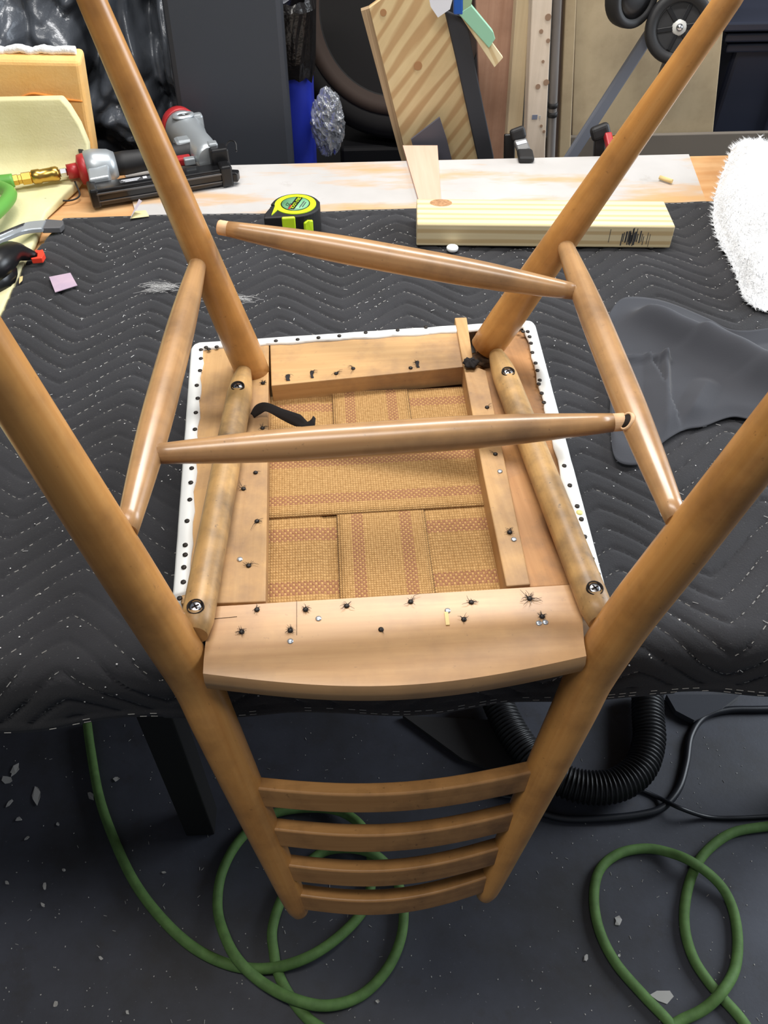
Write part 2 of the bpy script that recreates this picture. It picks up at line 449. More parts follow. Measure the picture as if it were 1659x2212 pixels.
# stitches on the zigzag lines (far too many to count)
m = MB(); rs = random.Random(3)
def stitch(mb, a, b, n, wd=.0006, h=.0006):
    t = (b-a); L = t.length
    if L < 1e-5: return
    t.normalize(); sd = n.cross(t).normalized()*wd; up = n*h
    mb.add([a-sd, b-sd, b+sd, a+sd, a+up, b+up], [(0, 1, 5, 4), (3, 4, 5, 2), (0, 4, 3), (1, 2, 5)])
kmin, kmax = int((.36)/SP), int((1.47)/SP)
for k in range(kmin, kmax):
    x = X0+.01; vis = rs.random()
    while x < X1-.02:
        dx = .0042; yq = (k)*SP+tri(x); yq2 = k*SP+tri(x+dx)
        w1, w2 = 1.402-yq, 1.402-yq2
        seg = mn.noise(V((x*4, k*1.7, 9)))
        rising = tri(x+dx) > tri(x)
        if .02 < w1 < L_TOT-.02 and .02 < w2 < L_TOT-.02 and seg > (-.35 if rising else -.02) and rs.random() > .12:
            nn = blanket_base(x, w1)[1]
            stitch(m, blanket_pt(x, w1, .0034), blanket_pt(x+dx, w2, .0034), nn, .0006, .0008)
        x += .0078
for row in (.009, .0145):
    for base in ('near', 'far'):
        x = X0+.03
        while x < X1-.02:
            if base == 'far' and row > .01: break
            w_ = (wlim(x)-row*1.0) if base == 'near' else row
            if rs.random() > (.75 if base == 'near' and x < 0 else .3): stitch(m, blanket_pt(x, w_, .0024), blanket_pt(x+.007, w_, .0024), blanket_base(x, w_)[1], .00042, .0006)
            x += .0115
m.build('stitching', 'thread', blanket, kind='stuff')

# lint and thread ends scattered on the blanket
m = MB(); rs = random.Random(11)
for i in range(1100):
    x, wq = rs.uniform(-.5, .9), rs.uniform(.03, .97)
    p = blanket_pt(x, wq, .0022); n = blanket_base(x, wq)[1]
    a = rs.uniform(0, 6.28); L = rs.choice([.001, .0012, .0014, .0018, .003, .006])
    e1 = V((1, 0, 0)); e2 = n.cross(e1); d = (e1*math.cos(a)+e2*math.sin(a))*L
    stitch(m, p-d*.5, p+d*.5, n, .0004 if L > .002 else .0008, .0006)
m.build('lint', 'lint', kind='stuff', label='tiny white lint and thread ends scattered over the black blanket', cat='lint', origin=(.2, .95, Z0))

# ------------------------------------------------------------------ the chair (upside down on the bench)
ch = thing('chair', (.03, .66, .90), 'honey brown wooden ladder-back dining chair lying upside down with loose rungs', 'chair')
ZS = .975                       # underside of the seat boards (facing up)
def post_path(b, top, bend, e, ext):
    pts = [top, lerp(V(top), V(b), .35), lerp(V(top), V(b), .7), lerp(V(top), V(b), .93), V(bend)]
    for t in (.14, .3, .5, .75, 1.0, 1.0+ext): pts.append(V(bend)+(V(e)-V(bend))*t)
    return catmull(pts, 6)
def post_r(z): return interp([.55, .562, .575, .60, .70, .80, .90, .98, 1.10, 1.25, 1.42, 1.45], [.002, .010, .0135, .0148, .0178, .0205, .0222, .0226, .0212, .0180, .0145, .0135], z)
Lb, Le = V((-.163, .431, .98)), V((-.085, .344, .58))
Rb, Re_ = V((.226, .420, .98)), V((.142, .350, .58))
Lbend, Rbend = V((-.153, .428, .93)), V((.216, .416, .93))
Ltop = Lb+V((-.041/.277, -.011/.277, 1))*.44; Rtop = Rb+V((.055/.244, -.010/.244, 1))*.44
paths = {}
for s, b, t, bd, e in (('L', Lb, Ltop, Lbend, Le), ('R', Rb, Rtop, Rbend, Re_)):
    p = post_path(b, t, bd, e, .05); paths[s] = p
    m = MB(); m.tube(p, [post_r(q.z) for q in p], 24)
    m.build('rear_post', 'teak', ch)
def post_at(s, z):
    p = paths[s]
    for a, b in zip(p, p[1:]):
        if (a.z-z)*(b.z-z) <= 0: return lerp(a, b, (z-a.z)/(b.z-a.z+1e-9))
    return p[-1]
# front legs
FLb, FLt = at_z(541, 792, .98), at_y(198, 0, .835)
FRb, FRt = at_z(1050, 752, .984), at_y(1572, 0, .85)
legs = {}
for s, b, t in (('L', FLb, FLt), ('R', FRb, FRt)):
    d = (t-b); top = b+d*1.06; bot = b-d*(.035 if s == 'L' else .0)
    pts = [lerp(bot, top, k/20) for k in range(21)]
    rr = [interp([0, .08, .35, .7, .97, 1], [.0205, .0212, .0185, .0152, .0124, .010], k/20) for k in range(21)]
    m = MB(); m.tube(pts, rr, 24); m.build('front_leg', 'teak', ch); legs[s] = (b, t)
def leg_at(s, z):
    b, t = legs[s]; return lerp(b, t, (z-b.z)/(t.z-b.z))
def cigar(a, b, r0, r1, rm, c0=.35, c1=.65, n=26):
    a, b = V(a), V(b); pts, rr = [], []
    for k in range(n+1):
        t = k/n; pts.append(lerp(a, b, t))
        if t < c0: q = t/c0; rr.append(lerp(r0, rm, math.sin(q*math.pi/2)))
        elif t > c1: q = (1-t)/(1-c1); rr.append(lerp(r1, rm, math.sin(q*math.pi/2)))
        else: rr.append(rm)
    return pts, rr
ZR = 1.13
sl0, sl1 = leg_at('L', ZR)+V((-.004, -.002, 0)), post_at('L', ZR)+V((.012, .01, 0))
sr0, sr1 = leg_at('R', ZR)+V((.002, 0, 0)), post_at('R', ZR)+V((-.012, .01, 0))
for a, b in ((sl0, sl1), (sr0, sr1)):
    m = MB(); p, r = cigar(a, b, .0085, .0085, .0142, .42, .6); m.tube(p, r, 20); st = m.build('side_stretcher', 'teak_worn', ch)
    if a is sr0: strR = st
# empty mortise in the right stretcher, facing the loose rung
hp = at_z(1356, 922, ZR); ax = sr1-sr0; tq = (hp-sr0).dot(ax)/ax.length_squared; hc = lerp(sr0, sr1, tq)
hd = (at_z(1345, 912, ZR)-hc); hd = (hd-ax*(hd.dot(ax)/ax.length_squared)); hd = (hd.normalized()+V((0, 0, .55))).normalized()
m = MB(); m.lathe([(.0001, .0125), (.0062, .0125), (.0064, .0146), (.0082, .0140), (.0084, .0105)], hc, hd, 20); m.build('mortise_rim', 'tenon', strR)
m = MB(); m.lathe([(.0001, .0140), (.0061, .0142), (.0061, .0120)], hc, hd, 20); m.build('mortise_hole', 'hole', strR)
# cross rungs: each has one loose tenon end
def rung(a, b, loose):
    d = (b-a).normalized()
    p, r = cigar(a, b, .0082, .0082, .0148, .40, .60); m = MB(); m.tube(p, r, 20)
    o = m.build('cross_rung', 'teak_worn', ch)
    e, dd = (b, d) if loose == 'b' else (a, -d)
    m = MB(); m.lathe([(.0079, -.001), (.0079, .010), (.0072, .0112)], e, dd, 20); m.build('tenon', 'tenon', o)
    return o
A0, A1 = at_z(362, 980, ZR), at_z(1322, 913, ZR)
rung(V((sl0.x*.52+sl1.x*.48-.001, A0.y, ZR)), A1, 'b')
B1, B0 = at_z(1246, 631, ZR), V((-.1240, .850, 1.157))
o = rung(B0, B1, 'a')
m = MB(); m.lathe([(.0078, 0), (.0078, .008)], B1, (B1-B0), 16); m.build('tenon', 'tenon', o)
# back slats
for zl, zr in ((.776, .787), (.711, .719), (.648, .656), (.592, .600)):
    a, b = post_at('L', zl), post_at('R', zr)
    up = ((post_at('L', zl+.02)-post_at('L', zl-.02))+(post_at('R', zr+.02)-post_at('R', zr-.02))).normalized()
    along = (b-a).normalized(); up = (up-along*up.dot(along)).normalized(); nrm = along.cross(up)     # points away (+y)
    hh, th = .0148, .0078
    m = MB(); NS = 22; rows = []
    for i in range(NS+1):
        t = i/NS; c = lerp(a, b, t)+V((0, -1, 0))*(.017*math.sin(math.pi*t)-.001)
        for su, sn in ((1, 1), (1, -1), (-1, -1), (-1, 1)): rows.append(c+up*hh*su+nrm*th*sn)
    fs = []
    for i in range(NS):
        for k in range(4): fs.append((i*4+k, i*4+(k+1) % 4, (i+1)*4+(k+1) % 4, (i+1)*4+k))
    fs += [(0, 3, 2, 1), (NS*4, NS*4+1, NS*4+2, NS*4+3)]
    m.add(rows, fs, smooth=False, g=along)
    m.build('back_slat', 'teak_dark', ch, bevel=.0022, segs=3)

# seat frame boards (outlines on the plane of the seat underside)
def board(name, px, mat, thick, z=ZS, bevel=.0012, g=(1, 0, 0)):
    m = MB(); m.prism([at_z(x, y, z) for x, y in px], (0, 0, -thick), g=g)
    return m.build(name, mat, ch, bevel=bevel)
fr = board('front_rail', [(583, 740), (1001, 710), (1003, 792), (586, 833)], 'plank', .028, g=(1, .03, 0))
lp = board('side_board', [(434, 757), (581, 741), (578, 1010), (574, 1299), (468, 1303), (390, 1303), (412, 1010)], 'plank', .022, g=(0, 1, 0))
rp = board('side_board', [(1026, 712), (1141, 712), (1215, 1010), (1304, 1290), (1255, 1262), (1144, 1268), (1090, 1010)], 'plank2', .022, z=.971, g=(.1, -1, 0))
bt = board('webbing_batten', [(982, 686), (1008, 685), (1024, 790), (1050, 800), (1146, 1262), (1094, 1266), (1045, 1030), (1003, 800)], 'plank', .030, z=.979, g=(.1, -1, 0))
# rear rail: curved, rounded outer edge
ra, rb = post_at('L', .965), post_at('R', .965)
m = MB(); NS = 28
def rear_profile(t):
    x0, x1 = at_z(452, 1311, .978), at_z(1252, 1262, .978)
    inner = lerp(x0, x1, t)
    edge = lerp(at_z(440, 1425, .978), at_z(1262, 1388, .978), t)-V((0, .021, 0))*math.sin(math.pi*t)
    return inner, edge
rows = []
for i in range(NS+1):
    inner, edge = rear_profile(i/NS); f = edge-V((0, .006, 0))
    rows += [inner, edge, f+V((0, -.006, -.0035)), f+V((0, -.009, -.012)), f+V((0, -.007, -.026)), f+V((0, .002, -.034)), inner+V((0, 0, -.034))]
fs = []
K = 7
for i in range(NS):
    for k in range(K): fs.append((i*K+k, (i+1)*K+k, (i+1)*K+(k+1) % K, i*K+(k+1) % K))
fs += [tuple(range(K)), tuple(NS*K+k for k in range(K-1, -1, -1))]
m.add(rows, fs, smooth=True, g=(1, 0, 0))
rr_ = m.build('rear_rail', 'rear', ch)
md = rr_.modifiers.new('edge', 'EDGE_SPLIT'); md.split_angle = math.radians(42)
# rounded side rails with counterbored screws
def side_rail(pa, pb, scr, tip):
    a, b = at_z(*pa, .9885), at_z(*pb, .9885)
    p, r = cigar(a, b, .0085, .0120, .0150, .14, .95, 24); m = MB(); m.tube(p, r, 20)
    o = m.build('side_rail', 'rail', ch); ax = (b-a).normalized()
    for sx, sy in scr:
        q = at_z(sx, sy, .9885+.0145); t = (q-a).dot(ax); c = a+ax*t; nn = V((0, -.12, 1)).normalized()
        m = MB(); m.lathe([(.0078, .0125), (.0078, .01535), (.0070, .0156), (.0070, .0138), (.0001, .0138)], c, nn, 20); cb = m.build('counterbore', 'hole', o)
        m = MB(); m.lathe([(.0055, .0138), (.0057, .0146), (.004, .0154), (.0001, .0157)], c, nn, 20); s_ = m.build('screw', 'steel', o)
        m = MB()
        for an in (.5, .5+math.pi/2):
            e = Matrix.Rotation(an, 3, 'Z'); m.box(c+nn*.0155, (.0072, .0014, .0010), e)
        m.build('screw_slot', 'hole', s_)
    return o
srl = side_rail((527, 800), (420, 1372), ((517, 832), (427, 1307)), 0)
srr = side_rail((1070, 760), (1300, 1345), ((1085, 802), (1271, 1269)), 0)
# upholstery: white vinyl cushion, its edge wrapped over the boards
corners = [at_z(411, 741, ZS), at_z(1156, 691, ZS), at_z(1322, 1308, ZS), at_z(368, 1312, ZS)]
def rounded(cs, r, n=7, per=26):
    out = []; k = len(cs)
    for i in range(k):
        p, a, b = cs[i], cs[i-1], cs[(i+1) % k]
        d1, d2 = (a-p).normalized(), (b-p).normalized()
        s0, s1 = p+d1*r, p+d2*r
        for j in range(n+1):
            t = j/n; out.append((s0*(1-t)**2+p*2*t*(1-t)+s1*t*t))
        e = b-d2*r
        for j in range(1, per): out.append(lerp(s1, e, j/per))
    return out
outl = rounded(corners, .016); cen = sum(outl, V((0, 0, 0)))/len(outl); n = len(outl)
def inset(p, i, d):
    a, b = outl[i-1], outl[(i+1) % n]; t = (b-a).normalized(); nn = V((-t.y, t.x, 0))
    if nn.dot(cen-p) < 0: nn = -nn
    return p+nn*d
m = MB(); rings = []
prof = [(.06, .9045), (.025, .9055), (.008, .912), (.0, .925), (-.001, .945), (0, .966), (.0012, .9735), (.004, .9775), ('wavy', .9780), ('wavy2', .9745)]
for d, z0 in prof:
    ring = []
    for i, p in enumerate(outl):
        z = z0
        wv = .0166+.0012*math.sin(i*1.9)+.0016*mn.noise(V((i*.31, 2, 0)))
        dd = wv if d == 'wavy' else (wv+.0006 if d == 'wavy2' else d)
        q = inset(p, i, dd)
        if 2*33+4 <= i <= 3*33+5: z = min(z, .950)
        ring.append(V((q.x, q.y, z+(.0009*mn.noise(V((i*.7, 5, 0))) if z > .97 else 0))))
    rings.append(ring)
vv = [p for r_ in rings for p in r_]; fs = []
for a in range(len(rings)-1):
    for i in range(n): fs.append((a*n+i, a*n+(i+1) % n, (a+1)*n+(i+1) % n, (a+1)*n+i))
fs.append(tuple(range(n))[::-1])
m.add(vv, fs, smooth=True); cush = m.build('seat_cushion', 'white_vinyl', ch)
m = MB(); m.prism([inset(p, i, .02)+V((0, 0, .943-p.z)) for i, p in enumerate(outl)], (0, 0, -.03)); m.build('padding', 'jute_dark', ch)
# tacks in the vinyl edge
def disc(mb, c, r, h=.0009, nn=V((0, 0, 1)), k=8):
    mb.lathe([(r, -.0006), (r, h*.4), (r*.6, h), (.0001, h)], c, nn, k)
edge_tacks = [(434, 774), (432, 800), (425, 832), (427, 860), (423, 891), (421, 927), (415, 952), (414, 1011), (412, 1042), (410, 1079), (404, 1125), (400, 1177), (400, 1198), (397, 1225), (396, 1257), (388, 1292),
    (434, 755), (445, 750), (451, 754), (468, 749), (554, 741), (596, 736), (643, 733), (688, 729), (733, 725), (790, 718), (859, 713), (920, 706),
    (1121, 711), (1130, 716), (1140, 716), (1144, 727), (1147, 741), (1150, 761), (1157, 784), (1161, 800), (1166, 821), (1164, 829), (1170, 849), (1175, 869), (1219, 1006), (1231, 1048), (1247, 1093), (1256, 1121), (1263, 1159), (1279, 1207), (1292, 1240)]
for x, y in edge_tacks:
    m = MB(); disc(m, at_z(x, y, .9785), .0027, .0008); m.build('tack', 'tack', cush)
# yellow stain mark sits on the vinyl at the right edge
m = MB(); m.lathe([(.0036, -.0006), (.0036, .0002), (.0001, .0002)], at_z(1252, 1107, .9778), (0, 0, 1), 14); m.build('yellow_mark', plain('pale_yellow_stain', (236, 232, 150), .5), cush)
# jute webbing strips, woven
WZ = .951
def strip(name, pa, pb, width, waves, sag=.004, px=None):
    """runs from pa to pb; waves(t) gives height offset"""
    a, b = V(pa), V(pb); L = (b-a).length; d = (b-a).normalized(); sd = V((-d.y, d.x, 0))
    m = MB(); m.grid(lambda u, v: lerp(a, b, u)+sd*(v-.5)*width+V((0, 0, waves(u)-sag*4*u*(1-u)*0)), 60, 10, True, lambda u, v: (u*L, v))
    return m.build(name, 'jute', ch, solid=.0012)
def P(x, y): return at_z(x, y, WZ)
vx0, vx1 = P(800, 862), P(838, 1290)
def over(u, spans, lo=-.0014, hi=.0014, soft=.03):
    h = lo
    for s0, s1 in spans:
        k = min(max((u-s0)/soft+.5, 0), 1)*min(max((s1-u)/soft+.5, 0), 1); h = max(h, lo+(hi-lo)*k)
    return h
ytop, ymid0, ymid1, ybot = P(800, 862).y, P(800, 966).y, P(800, 1106).y, P(838, 1290).y
H1y, H2y, H3y = P(800, 911).y, (ymid0+ymid1)/2, P(830, 1200).y
V0 = V((vx0.x, ytop+.015, WZ)); V1 = V((vx1.x, ybot-.01, WZ)); VL = V0.y-V1.y
hx0, hx1 = P(560, 1000).x, P(1090, 1150).x
wv_ = abs(P(885, 880).x-P(718, 880).x)
wh = ymid0-ymid1
uu = lambda y: (V0.y-y)/VL
strip('webbing_strip', V0, V1, wv_, lambda u: over(u, [(-.1, uu(ymid0)), (uu(ymid1), 1.1)]))
for yy, wd, hi in ((H1y+.002, .112, False), (H2y, wh+.004, True), (H3y, .132, False)):
    ex = .010 if yy < .6 else 0
    strip('webbing_strip', (hx0-.004, yy-.004, WZ), (hx1+ex, yy+.004, WZ), wd, (lambda u: .0014) if hi else (lambda u: -.0004 if u < .27 or u > .68 else -.0020))
# frayed tacks left in the frame
rf = random.Random(5)
def frayed(c, parent, kind):
    c = V(c)
    m = MB()
    if kind == 'shiny':
        disc(m, c, .0029, .0009, k=10); m.build('shiny_tack', 'shiny_tack', parent); return
    disc(m, c, .0026, .0016, k=8); tk = m.build('tack', 'tack', parent)
    nf = {'plain': 3, 'fray': 9, 'fuzzy': 26, 'scrap': 8, 'big': 22}[kind]
    m = MB()
    for i in range(nf):
        a = rf.uniform(0, 6.28); L = rf.uniform(.003, .008)*(1.6 if kind == 'big' else .8 if kind == 'fuzzy' else 1)*(2.2 if i == 0 and kind == 'fray' else 1)
        d = V((math.cos(a), math.sin(a), 0)); b = rf.uniform(-.8, .8); d2 = V((math.cos(a+b), math.sin(a+b), 0))
        m.tube([c+d*.001+V((0, 0, .0008)), c+d*L*.5+V((0, 0, .0015+rf.uniform(0, .0015))), c+d*L*.5+d2*L*.5+V((0, 0, .0008+rf.uniform(0, .002)))], [.0003, .00022, .00012], 4, False)
    if kind == 'scrap':
        w_, l_ = rf.uniform(.0035, .005), rf.uniform(.009, .012)
        m.grid(lambda u, v: c+V(((u-.5)*w_+.0006*math.sin(v*9), -v*l_, .0012+.0014*math.sin(v*3+u*2))), 4, 6)
    m.build('frayed_fibre', 'fibre', tk)
ZF = ZS+.0004
for (x, y), k in (((622, 812), 'scrap'), ((674, 804), 'scrap'), ((726, 807), 'fray'), ((763, 796), 'fray'), ((887, 795), 'plain'), ((901, 783), 'scrap')):
    frayed(at_z(x, y, ZF), fr, k)
for (x, y), k in (((568, 828), 'fuzzy'), ((567, 925), 'fray'), ((552, 1021), 'plain'), ((526, 1056), 'fray'), ((555, 1126), 'fray'), ((518, 1208), 'shiny'), ((537, 1222), 'fray')):
    frayed(at_z(x, y, ZF), lp, k)
for (x, y), k in (((555, 1317), 'fray'), ((660, 1317), 'fuzzy'), ((749, 1309), 'fray'), ((887, 1300), 'fray'), ((1018, 1301), 'fray'), ((1144, 1293), 'big'), ((522, 1365), 'fuzzy'), ((627, 1362), 'fuzzy'), ((823, 1360), 'plain'), ((1002, 1338), 'fray'), ((1171, 1332), 'fuzzy'), ((627, 1385), 'shiny'), ((1164, 1346), 'shiny'), ((1178, 1344), 'shiny'), ((688, 1336), 'shiny'), ((967, 1319), 'shiny')):
    frayed(at_z(x, y, .9784), rr_, k)
for (x, y), k in (((1052, 880), 'plain'), ((1070, 981), 'plain'), ((1080, 1018), 'shiny'), ((1101, 1150), 'fuzzy'), ((1110, 1165), 'shiny')):
    frayed(at_z(x, y, .9794), bt, k)
m = MB(); a, b = at_z(967, 1322, .979), at_z(964, 1350, .979); m.box((a+b)/2, (.0035, (a-b).length, .0008)); m.build('wood_sliver', 'sliver', rr_)
# seams between boards on the rear rail
m = MB(); m.tube([at_z(641, 1297, .9783), at_z(641, 1345, .9783), at_z(641, 1372, .9783)], .00025, 4); m.build('split', 'hole', rr_)
m = MB(); m.tube([at_z(458, 1337, .9783), at_z(512, 1332, .9783)], .0002, 4); m.build('split', 'hole', rr_)
# torn strip of black cloth curling out of the left board
pts = catmull([at_z(545, 898, .978), at_z(558, 885, .985), at_z(577, 880, .990), at_z(610, 894, .985), at_z(640, 907, .976), at_z(655, 914, .972), at_z(668, 920, .970), at_z(680, 922, .968)], 5)
wid = [interp([0, .15, .6, .78, .82, .93, 1], [.002, .0035, .0045, .0028, .005, .0085, .006], i/(len(pts)-1)) for i in range(len(pts))]
m = MB(); o = []
for i, p in enumerate(pts):
    t = (pts[min(i+1, len(pts)-1)]-pts[max(i-1, 0)]).normalized(); sd = t.cross(V((0, -.7, .7))).normalized()
    for k in (-1, -.3, .3, 1): m.v.append(p+sd*wid[i]*1.5*k+V((0, 0, .0012*math.cos(k*2+i*.4))))
for i in range(len(pts)-1):
    for k in range(3): m.face((i*4+k, i*4+k+1, i*4+k+5, i*4+k+4), True, None)
m.build('torn_cloth_strip', 'fibre', lp, solid=.0008, label='curled strip of torn black cloth')
# black clump and glue residue where the right front leg has broken loose
m = MB(); c = at_z(1017, 784, .984)
m.grid(lambda u, v: c+V((math.cos(u*6.283)*math.sin(v*3.1416)*.0085, math.sin(u*6.283)*math.sin(v*3.1416)*.0085, math.cos(v*3.1416)*.005))*(1+.5*mn.noise(V((math.cos(u*6.283)*2, math.sin(u*6.283)*2, v*5)))), 18, 10)
m.build('cloth_clump', 'fibre', bt)
m = MB(); c = at_z(1050, 775, .976)
m.grid(lambda u, v: c+V((math.cos(u*6.283)*math.sin(v*3.1416)*.018, math.sin(u*6.283)*math.sin(v*3.1416)*.015, math.cos(v*3.1416)*.006))*(1+.35*mn.noise(V((math.cos(u*6.283)*3, math.sin(u*6.283)*3, v*6)))), 24, 12)
m.build('glue_residue', 'grime', rp)

# ------------------------------------------------------------------ things on the bench
BZ = .902                       # top of the blanket puffs
# pine stud off-cut lying flat
a, b = V((.120, 1.266, 0)), V((.537, 1.236, 0)); c = (a+b)/2; an = math.atan2(b.y-a.y, b.x-a.x); Rz = Matrix.Rotation(an, 3, 'Z')
pl = thing('pine_block', V((c.x, c.y, BZ))+Rz @ V((0, .0445, 0)), 'short pale pine two-by-four offcut lying flat on the blanket', 'lumber', rz=an)
m = MB(); m.box((0, 0, .0192), ((b-a).length, .089, .038), g=(1, 0, 0)); m.build('block', 'pine', pl, local=True, bevel=.002)
m = MB()
rk = random.Random(2)
for i in range(26):
    m.box((.146+rk.gauss(0, .011), -.04478, .019+rk.uniform(-.006, .006)), (rk.uniform(.0006, .0022), .0002, rk.uniform(.014, .024)))
m.build('ink_stamp', 'ink', pl, local=True)
m = MB(); m.lathe([(.017, 0), (.017, .0003), (.0001, .0003)], (-.168, .028, .0382), (0, 0, 1), 20, False)
for i, p in enumerate(m.v): m.v[i] = V((-.168+(p.x+.168)*1.1, .030+(p.y-.028)*.75, p.z))
m.build('knot', plain('knot_brown', (190, 146, 104), .7, c2=(150, 108, 74), nscale=200), pl, local=True)

# tape measure
tm = thing('tape_measure', (-.078, 1.336, BZ), 'lime yellow and black tape measure lying on its side on the blanket', 'tape measure', rz=.05)
out = []
for k in range(40):
    an = 2*math.pi*k/40; r = .041
    x, y = r*math.cos(an), r*math.sin(an)
    out.append((x, y))
hull = [(x, y) for x, y in out if not (x < -.012 and y < .0)]
i0 = [i for i, (x, y) in enumerate(out) if x < -.012 and y < 0]
body = out[:i0[0]] + [(-.030, .004), (-.052, -.026), (-.053, -.041), (-.014, -.0405)] + out[i0[-1]+1:]
# order by angle about the centre
body.sort(key=lambda p: math.atan2(p[1], p[0]))
m = MB(); m.prism([(x, y, .042) for x, y in body], (0, 0, -.042)); m.build('case', 'black_rubber', tm, local=True, bevel=.004, segs=3)
for k in range(9):
    an = math.radians(20+k*20); m = MB(); m.box((.0415*math.cos(an), .0415*math.sin(an), .021), (.0024, .008, .036), Matrix.Rotation(an, 3, 'Z')); m.build('grip_rib', 'black_rubber', tm, local=True, bevel=.001)
m = MB()
ring_o = [(.0345*math.cos(2*math.pi*k/48), .0345*math.sin(2*math.pi*k/48)) for k in range(48)]
ring_o = [(-.040, -.034) if 26 <= k <= 27 else p for k, p in enumerate(ring_o)]
m.prism([(x, y, .0434) for x, y in ring_o], (0, 0, -.002)); m.build('face_ring', 'lime', tm, local=True)
m = MB(); m.lathe([(.0245, .0432), (.0245, .0438), (.0001, .0438)], (0, 0, 0), (0, 0, 1), 40); m.build('label_rim', 'black_plastic', tm, local=True)
m = MB(); m.lathe([(.0228, .0436), (.0228, .0441), (.0001, .0441)], (0, 0, 0), (0, 0, 1), 40); lb = m.build('label', 'label_green', tm, local=True)
def text(s_, size, loc, rot, mat, parent, name='lettering', ext=.00015):
    cu = bpy.data.curves.new(name, 'FONT'); cu.body = s_; cu.size = size; cu.extrude = ext; cu.align_x = 'CENTER'; cu.align_y = 'CENTER'
    tmp = bpy.data.objects.new('tmp_text', cu); col.objects.link(tmp)
    dg = bpy.context.evaluated_depsgraph_get(); me = bpy.data.meshes.new_from_object(tmp.evaluated_get(dg))
    bpy.data.objects.remove(tmp); bpy.data.curves.remove(cu)
    o = bpy.data.objects.new(name, me); col.objects.link(o); me.materials.clear(); me.materials.append(M[mat])
    o.parent = parent; o.location = loc; o.rotation_euler = rot; return o
RL = math.radians(-112)
m = MB(); m.box((.000, .001, .0442), (.043, .011, .0002), Matrix.Rotation(RL, 3, 'Z')); m.build('label_band', 'black_plastic', lb, local=True)
dirv = Matrix.Rotation(RL, 3, 'Z') @ V((1, 0, 0)); off = Matrix.Rotation(RL, 3, 'Z') @ V((0, 1, 0))
text('SELF LOCK', .0082, V((0, .001, .0445)), (0, 0, RL), 'lime', lb)
m = MB(); m.box(V((0, 0, .04435))+dirv*.0145-off*.0035, (.014, .0035, .0002), Matrix.Rotation(RL, 3, 'Z')); m.build('red_stripe', 'red', lb, local=True)
text("25'", .011, V((-.0125, -.003, .0443)), (0, 0, RL), 'black_plastic', lb)
for k, d in ((0, .0115), (1, .0155)):
    m = MB(); m.box(V((0, 0, .0442))+off*d, (.024-k*.006, .0018, .0002), Matrix.Rotation(RL, 3, 'Z')); m.build('small_print', 'ink', lb, local=True)
# lime lock slide and side button on the near face
m = MB(); m.box((-.013, -.0402, .0235), (.022, .007, .036)); m.build('lock_slide', 'lime', tm, local=True, bevel=.002)
m = MB(); m.prism([(.0125, -.0425, .030), (.020, -.041, .033), (.0275, -.034, .030), (.0275, -.034, .009), (.0125, -.0425, .009)], (-.004, .008, 0)); m.build('thumb_button', 'lime', tm, local=True, bevel=.002)
m = MB(); m.box((-.053, -.030, .006), (.009, .022, .003)); m.build('tape_hook', 'dull_steel', tm, local=True)

# wisps of batting caught on the blanket
for k, (x, y, L_) in enumerate(((350, 622, .05), (500, 650, .06))):
    c = at_z(x, y, BZ+.001); m = MB(); rw = random.Random(30+k)
    for i in range(90):
        a = rw.uniform(-.5, .5); q = c+V((rw.gauss(0, L_*.3), rw.gauss(0, .006), rw.uniform(0, .003))); d = V((math.cos(a), math.sin(a)*.6, rw.uniform(-.1, .1)))*rw.uniform(.004, .014)
        m.tube([q-d, q+V((0, .0015, .0008)), q+d], .00022, 3, False)
    m.build('batting_wisp', 'lint', label=('pale wisp of batting beside the left side stretcher', 'thin grey wisp of batting behind the front seat rail')[k], cat='wisp')
# white plastic cap
m = MB(); m.lathe([(.0001, 0), (.0085, 0), (.0098, .002), (.0098, .0048), (.0085, .0065), (.0065, .0066), (.006, .0052), (.0001, .005)], (.178, 1.249, BZ), (0, 0, 1), 28)
m.build('plastic_disc', 'white_vinyl', label='small round white plastic disc in front of the pine offcut', cat='disc')

# pink veneer offcut overhanging the back edge
q = [at_z(870, 314, .895), at_z(945, 314, .895), at_z(953, 432, .895), at_z(905, 434, .895)]
m = MB(); m.prism(q, (0, 0, -.0035), g=(0, 1, 0)); m.build('veneer_offcut', 'pinkveneer', label='pale pink tapered veneer offcut lying across the stained white board', cat='veneer')
# little dowel scrap
m = MB(); m.tube([at_z(1425, 383, .896), at_z(1452, 392, .896)], .004, 8); m.build('wood_splinter', 'sliver', label='small pale wood splinter on the stained white board', cat='splinter')

# white batting heap (right)
bo = [(1590, 312), (1572, 345), (1548, 410), (1540, 470), (1552, 520), (1575, 560), (1592, 600), (1605, 640), (1630, 662), (1680, 672), (1790, 640), (1850, 520), (1840, 380), (1740, 330), (1650, 322)]
BP = [at_z(x, y, .905) for x, y in bo]; BP = catmull(BP, 6, True); bc = sum(BP, V((0, 0, 0)))/len(BP)
m = MB(); nb = len(BP)
def bat(u, v):
    k = int(round(u*nb)) % nb; p = bc+(BP[k]-bc)*(1-v)*(1+.035*mn.noise(V((k*.9, 1, 2))))
    h = .006+.06*(1-(1-v)**3.0)+.018*mn.noise(V((p.x*14, p.y*14, 0)))*min(1, v*4)+.006*mn.noise(V((p.x*50, p.y*50, 0)))
    return V((p.x, p.y, .905+max(h, .0005)*min(1, v*9)))
m.grid(bat, nb, 26); bto = m.build('batting', 'batting', label='fluffy white polyester batting heaped on the corner of the bench', cat='batting')

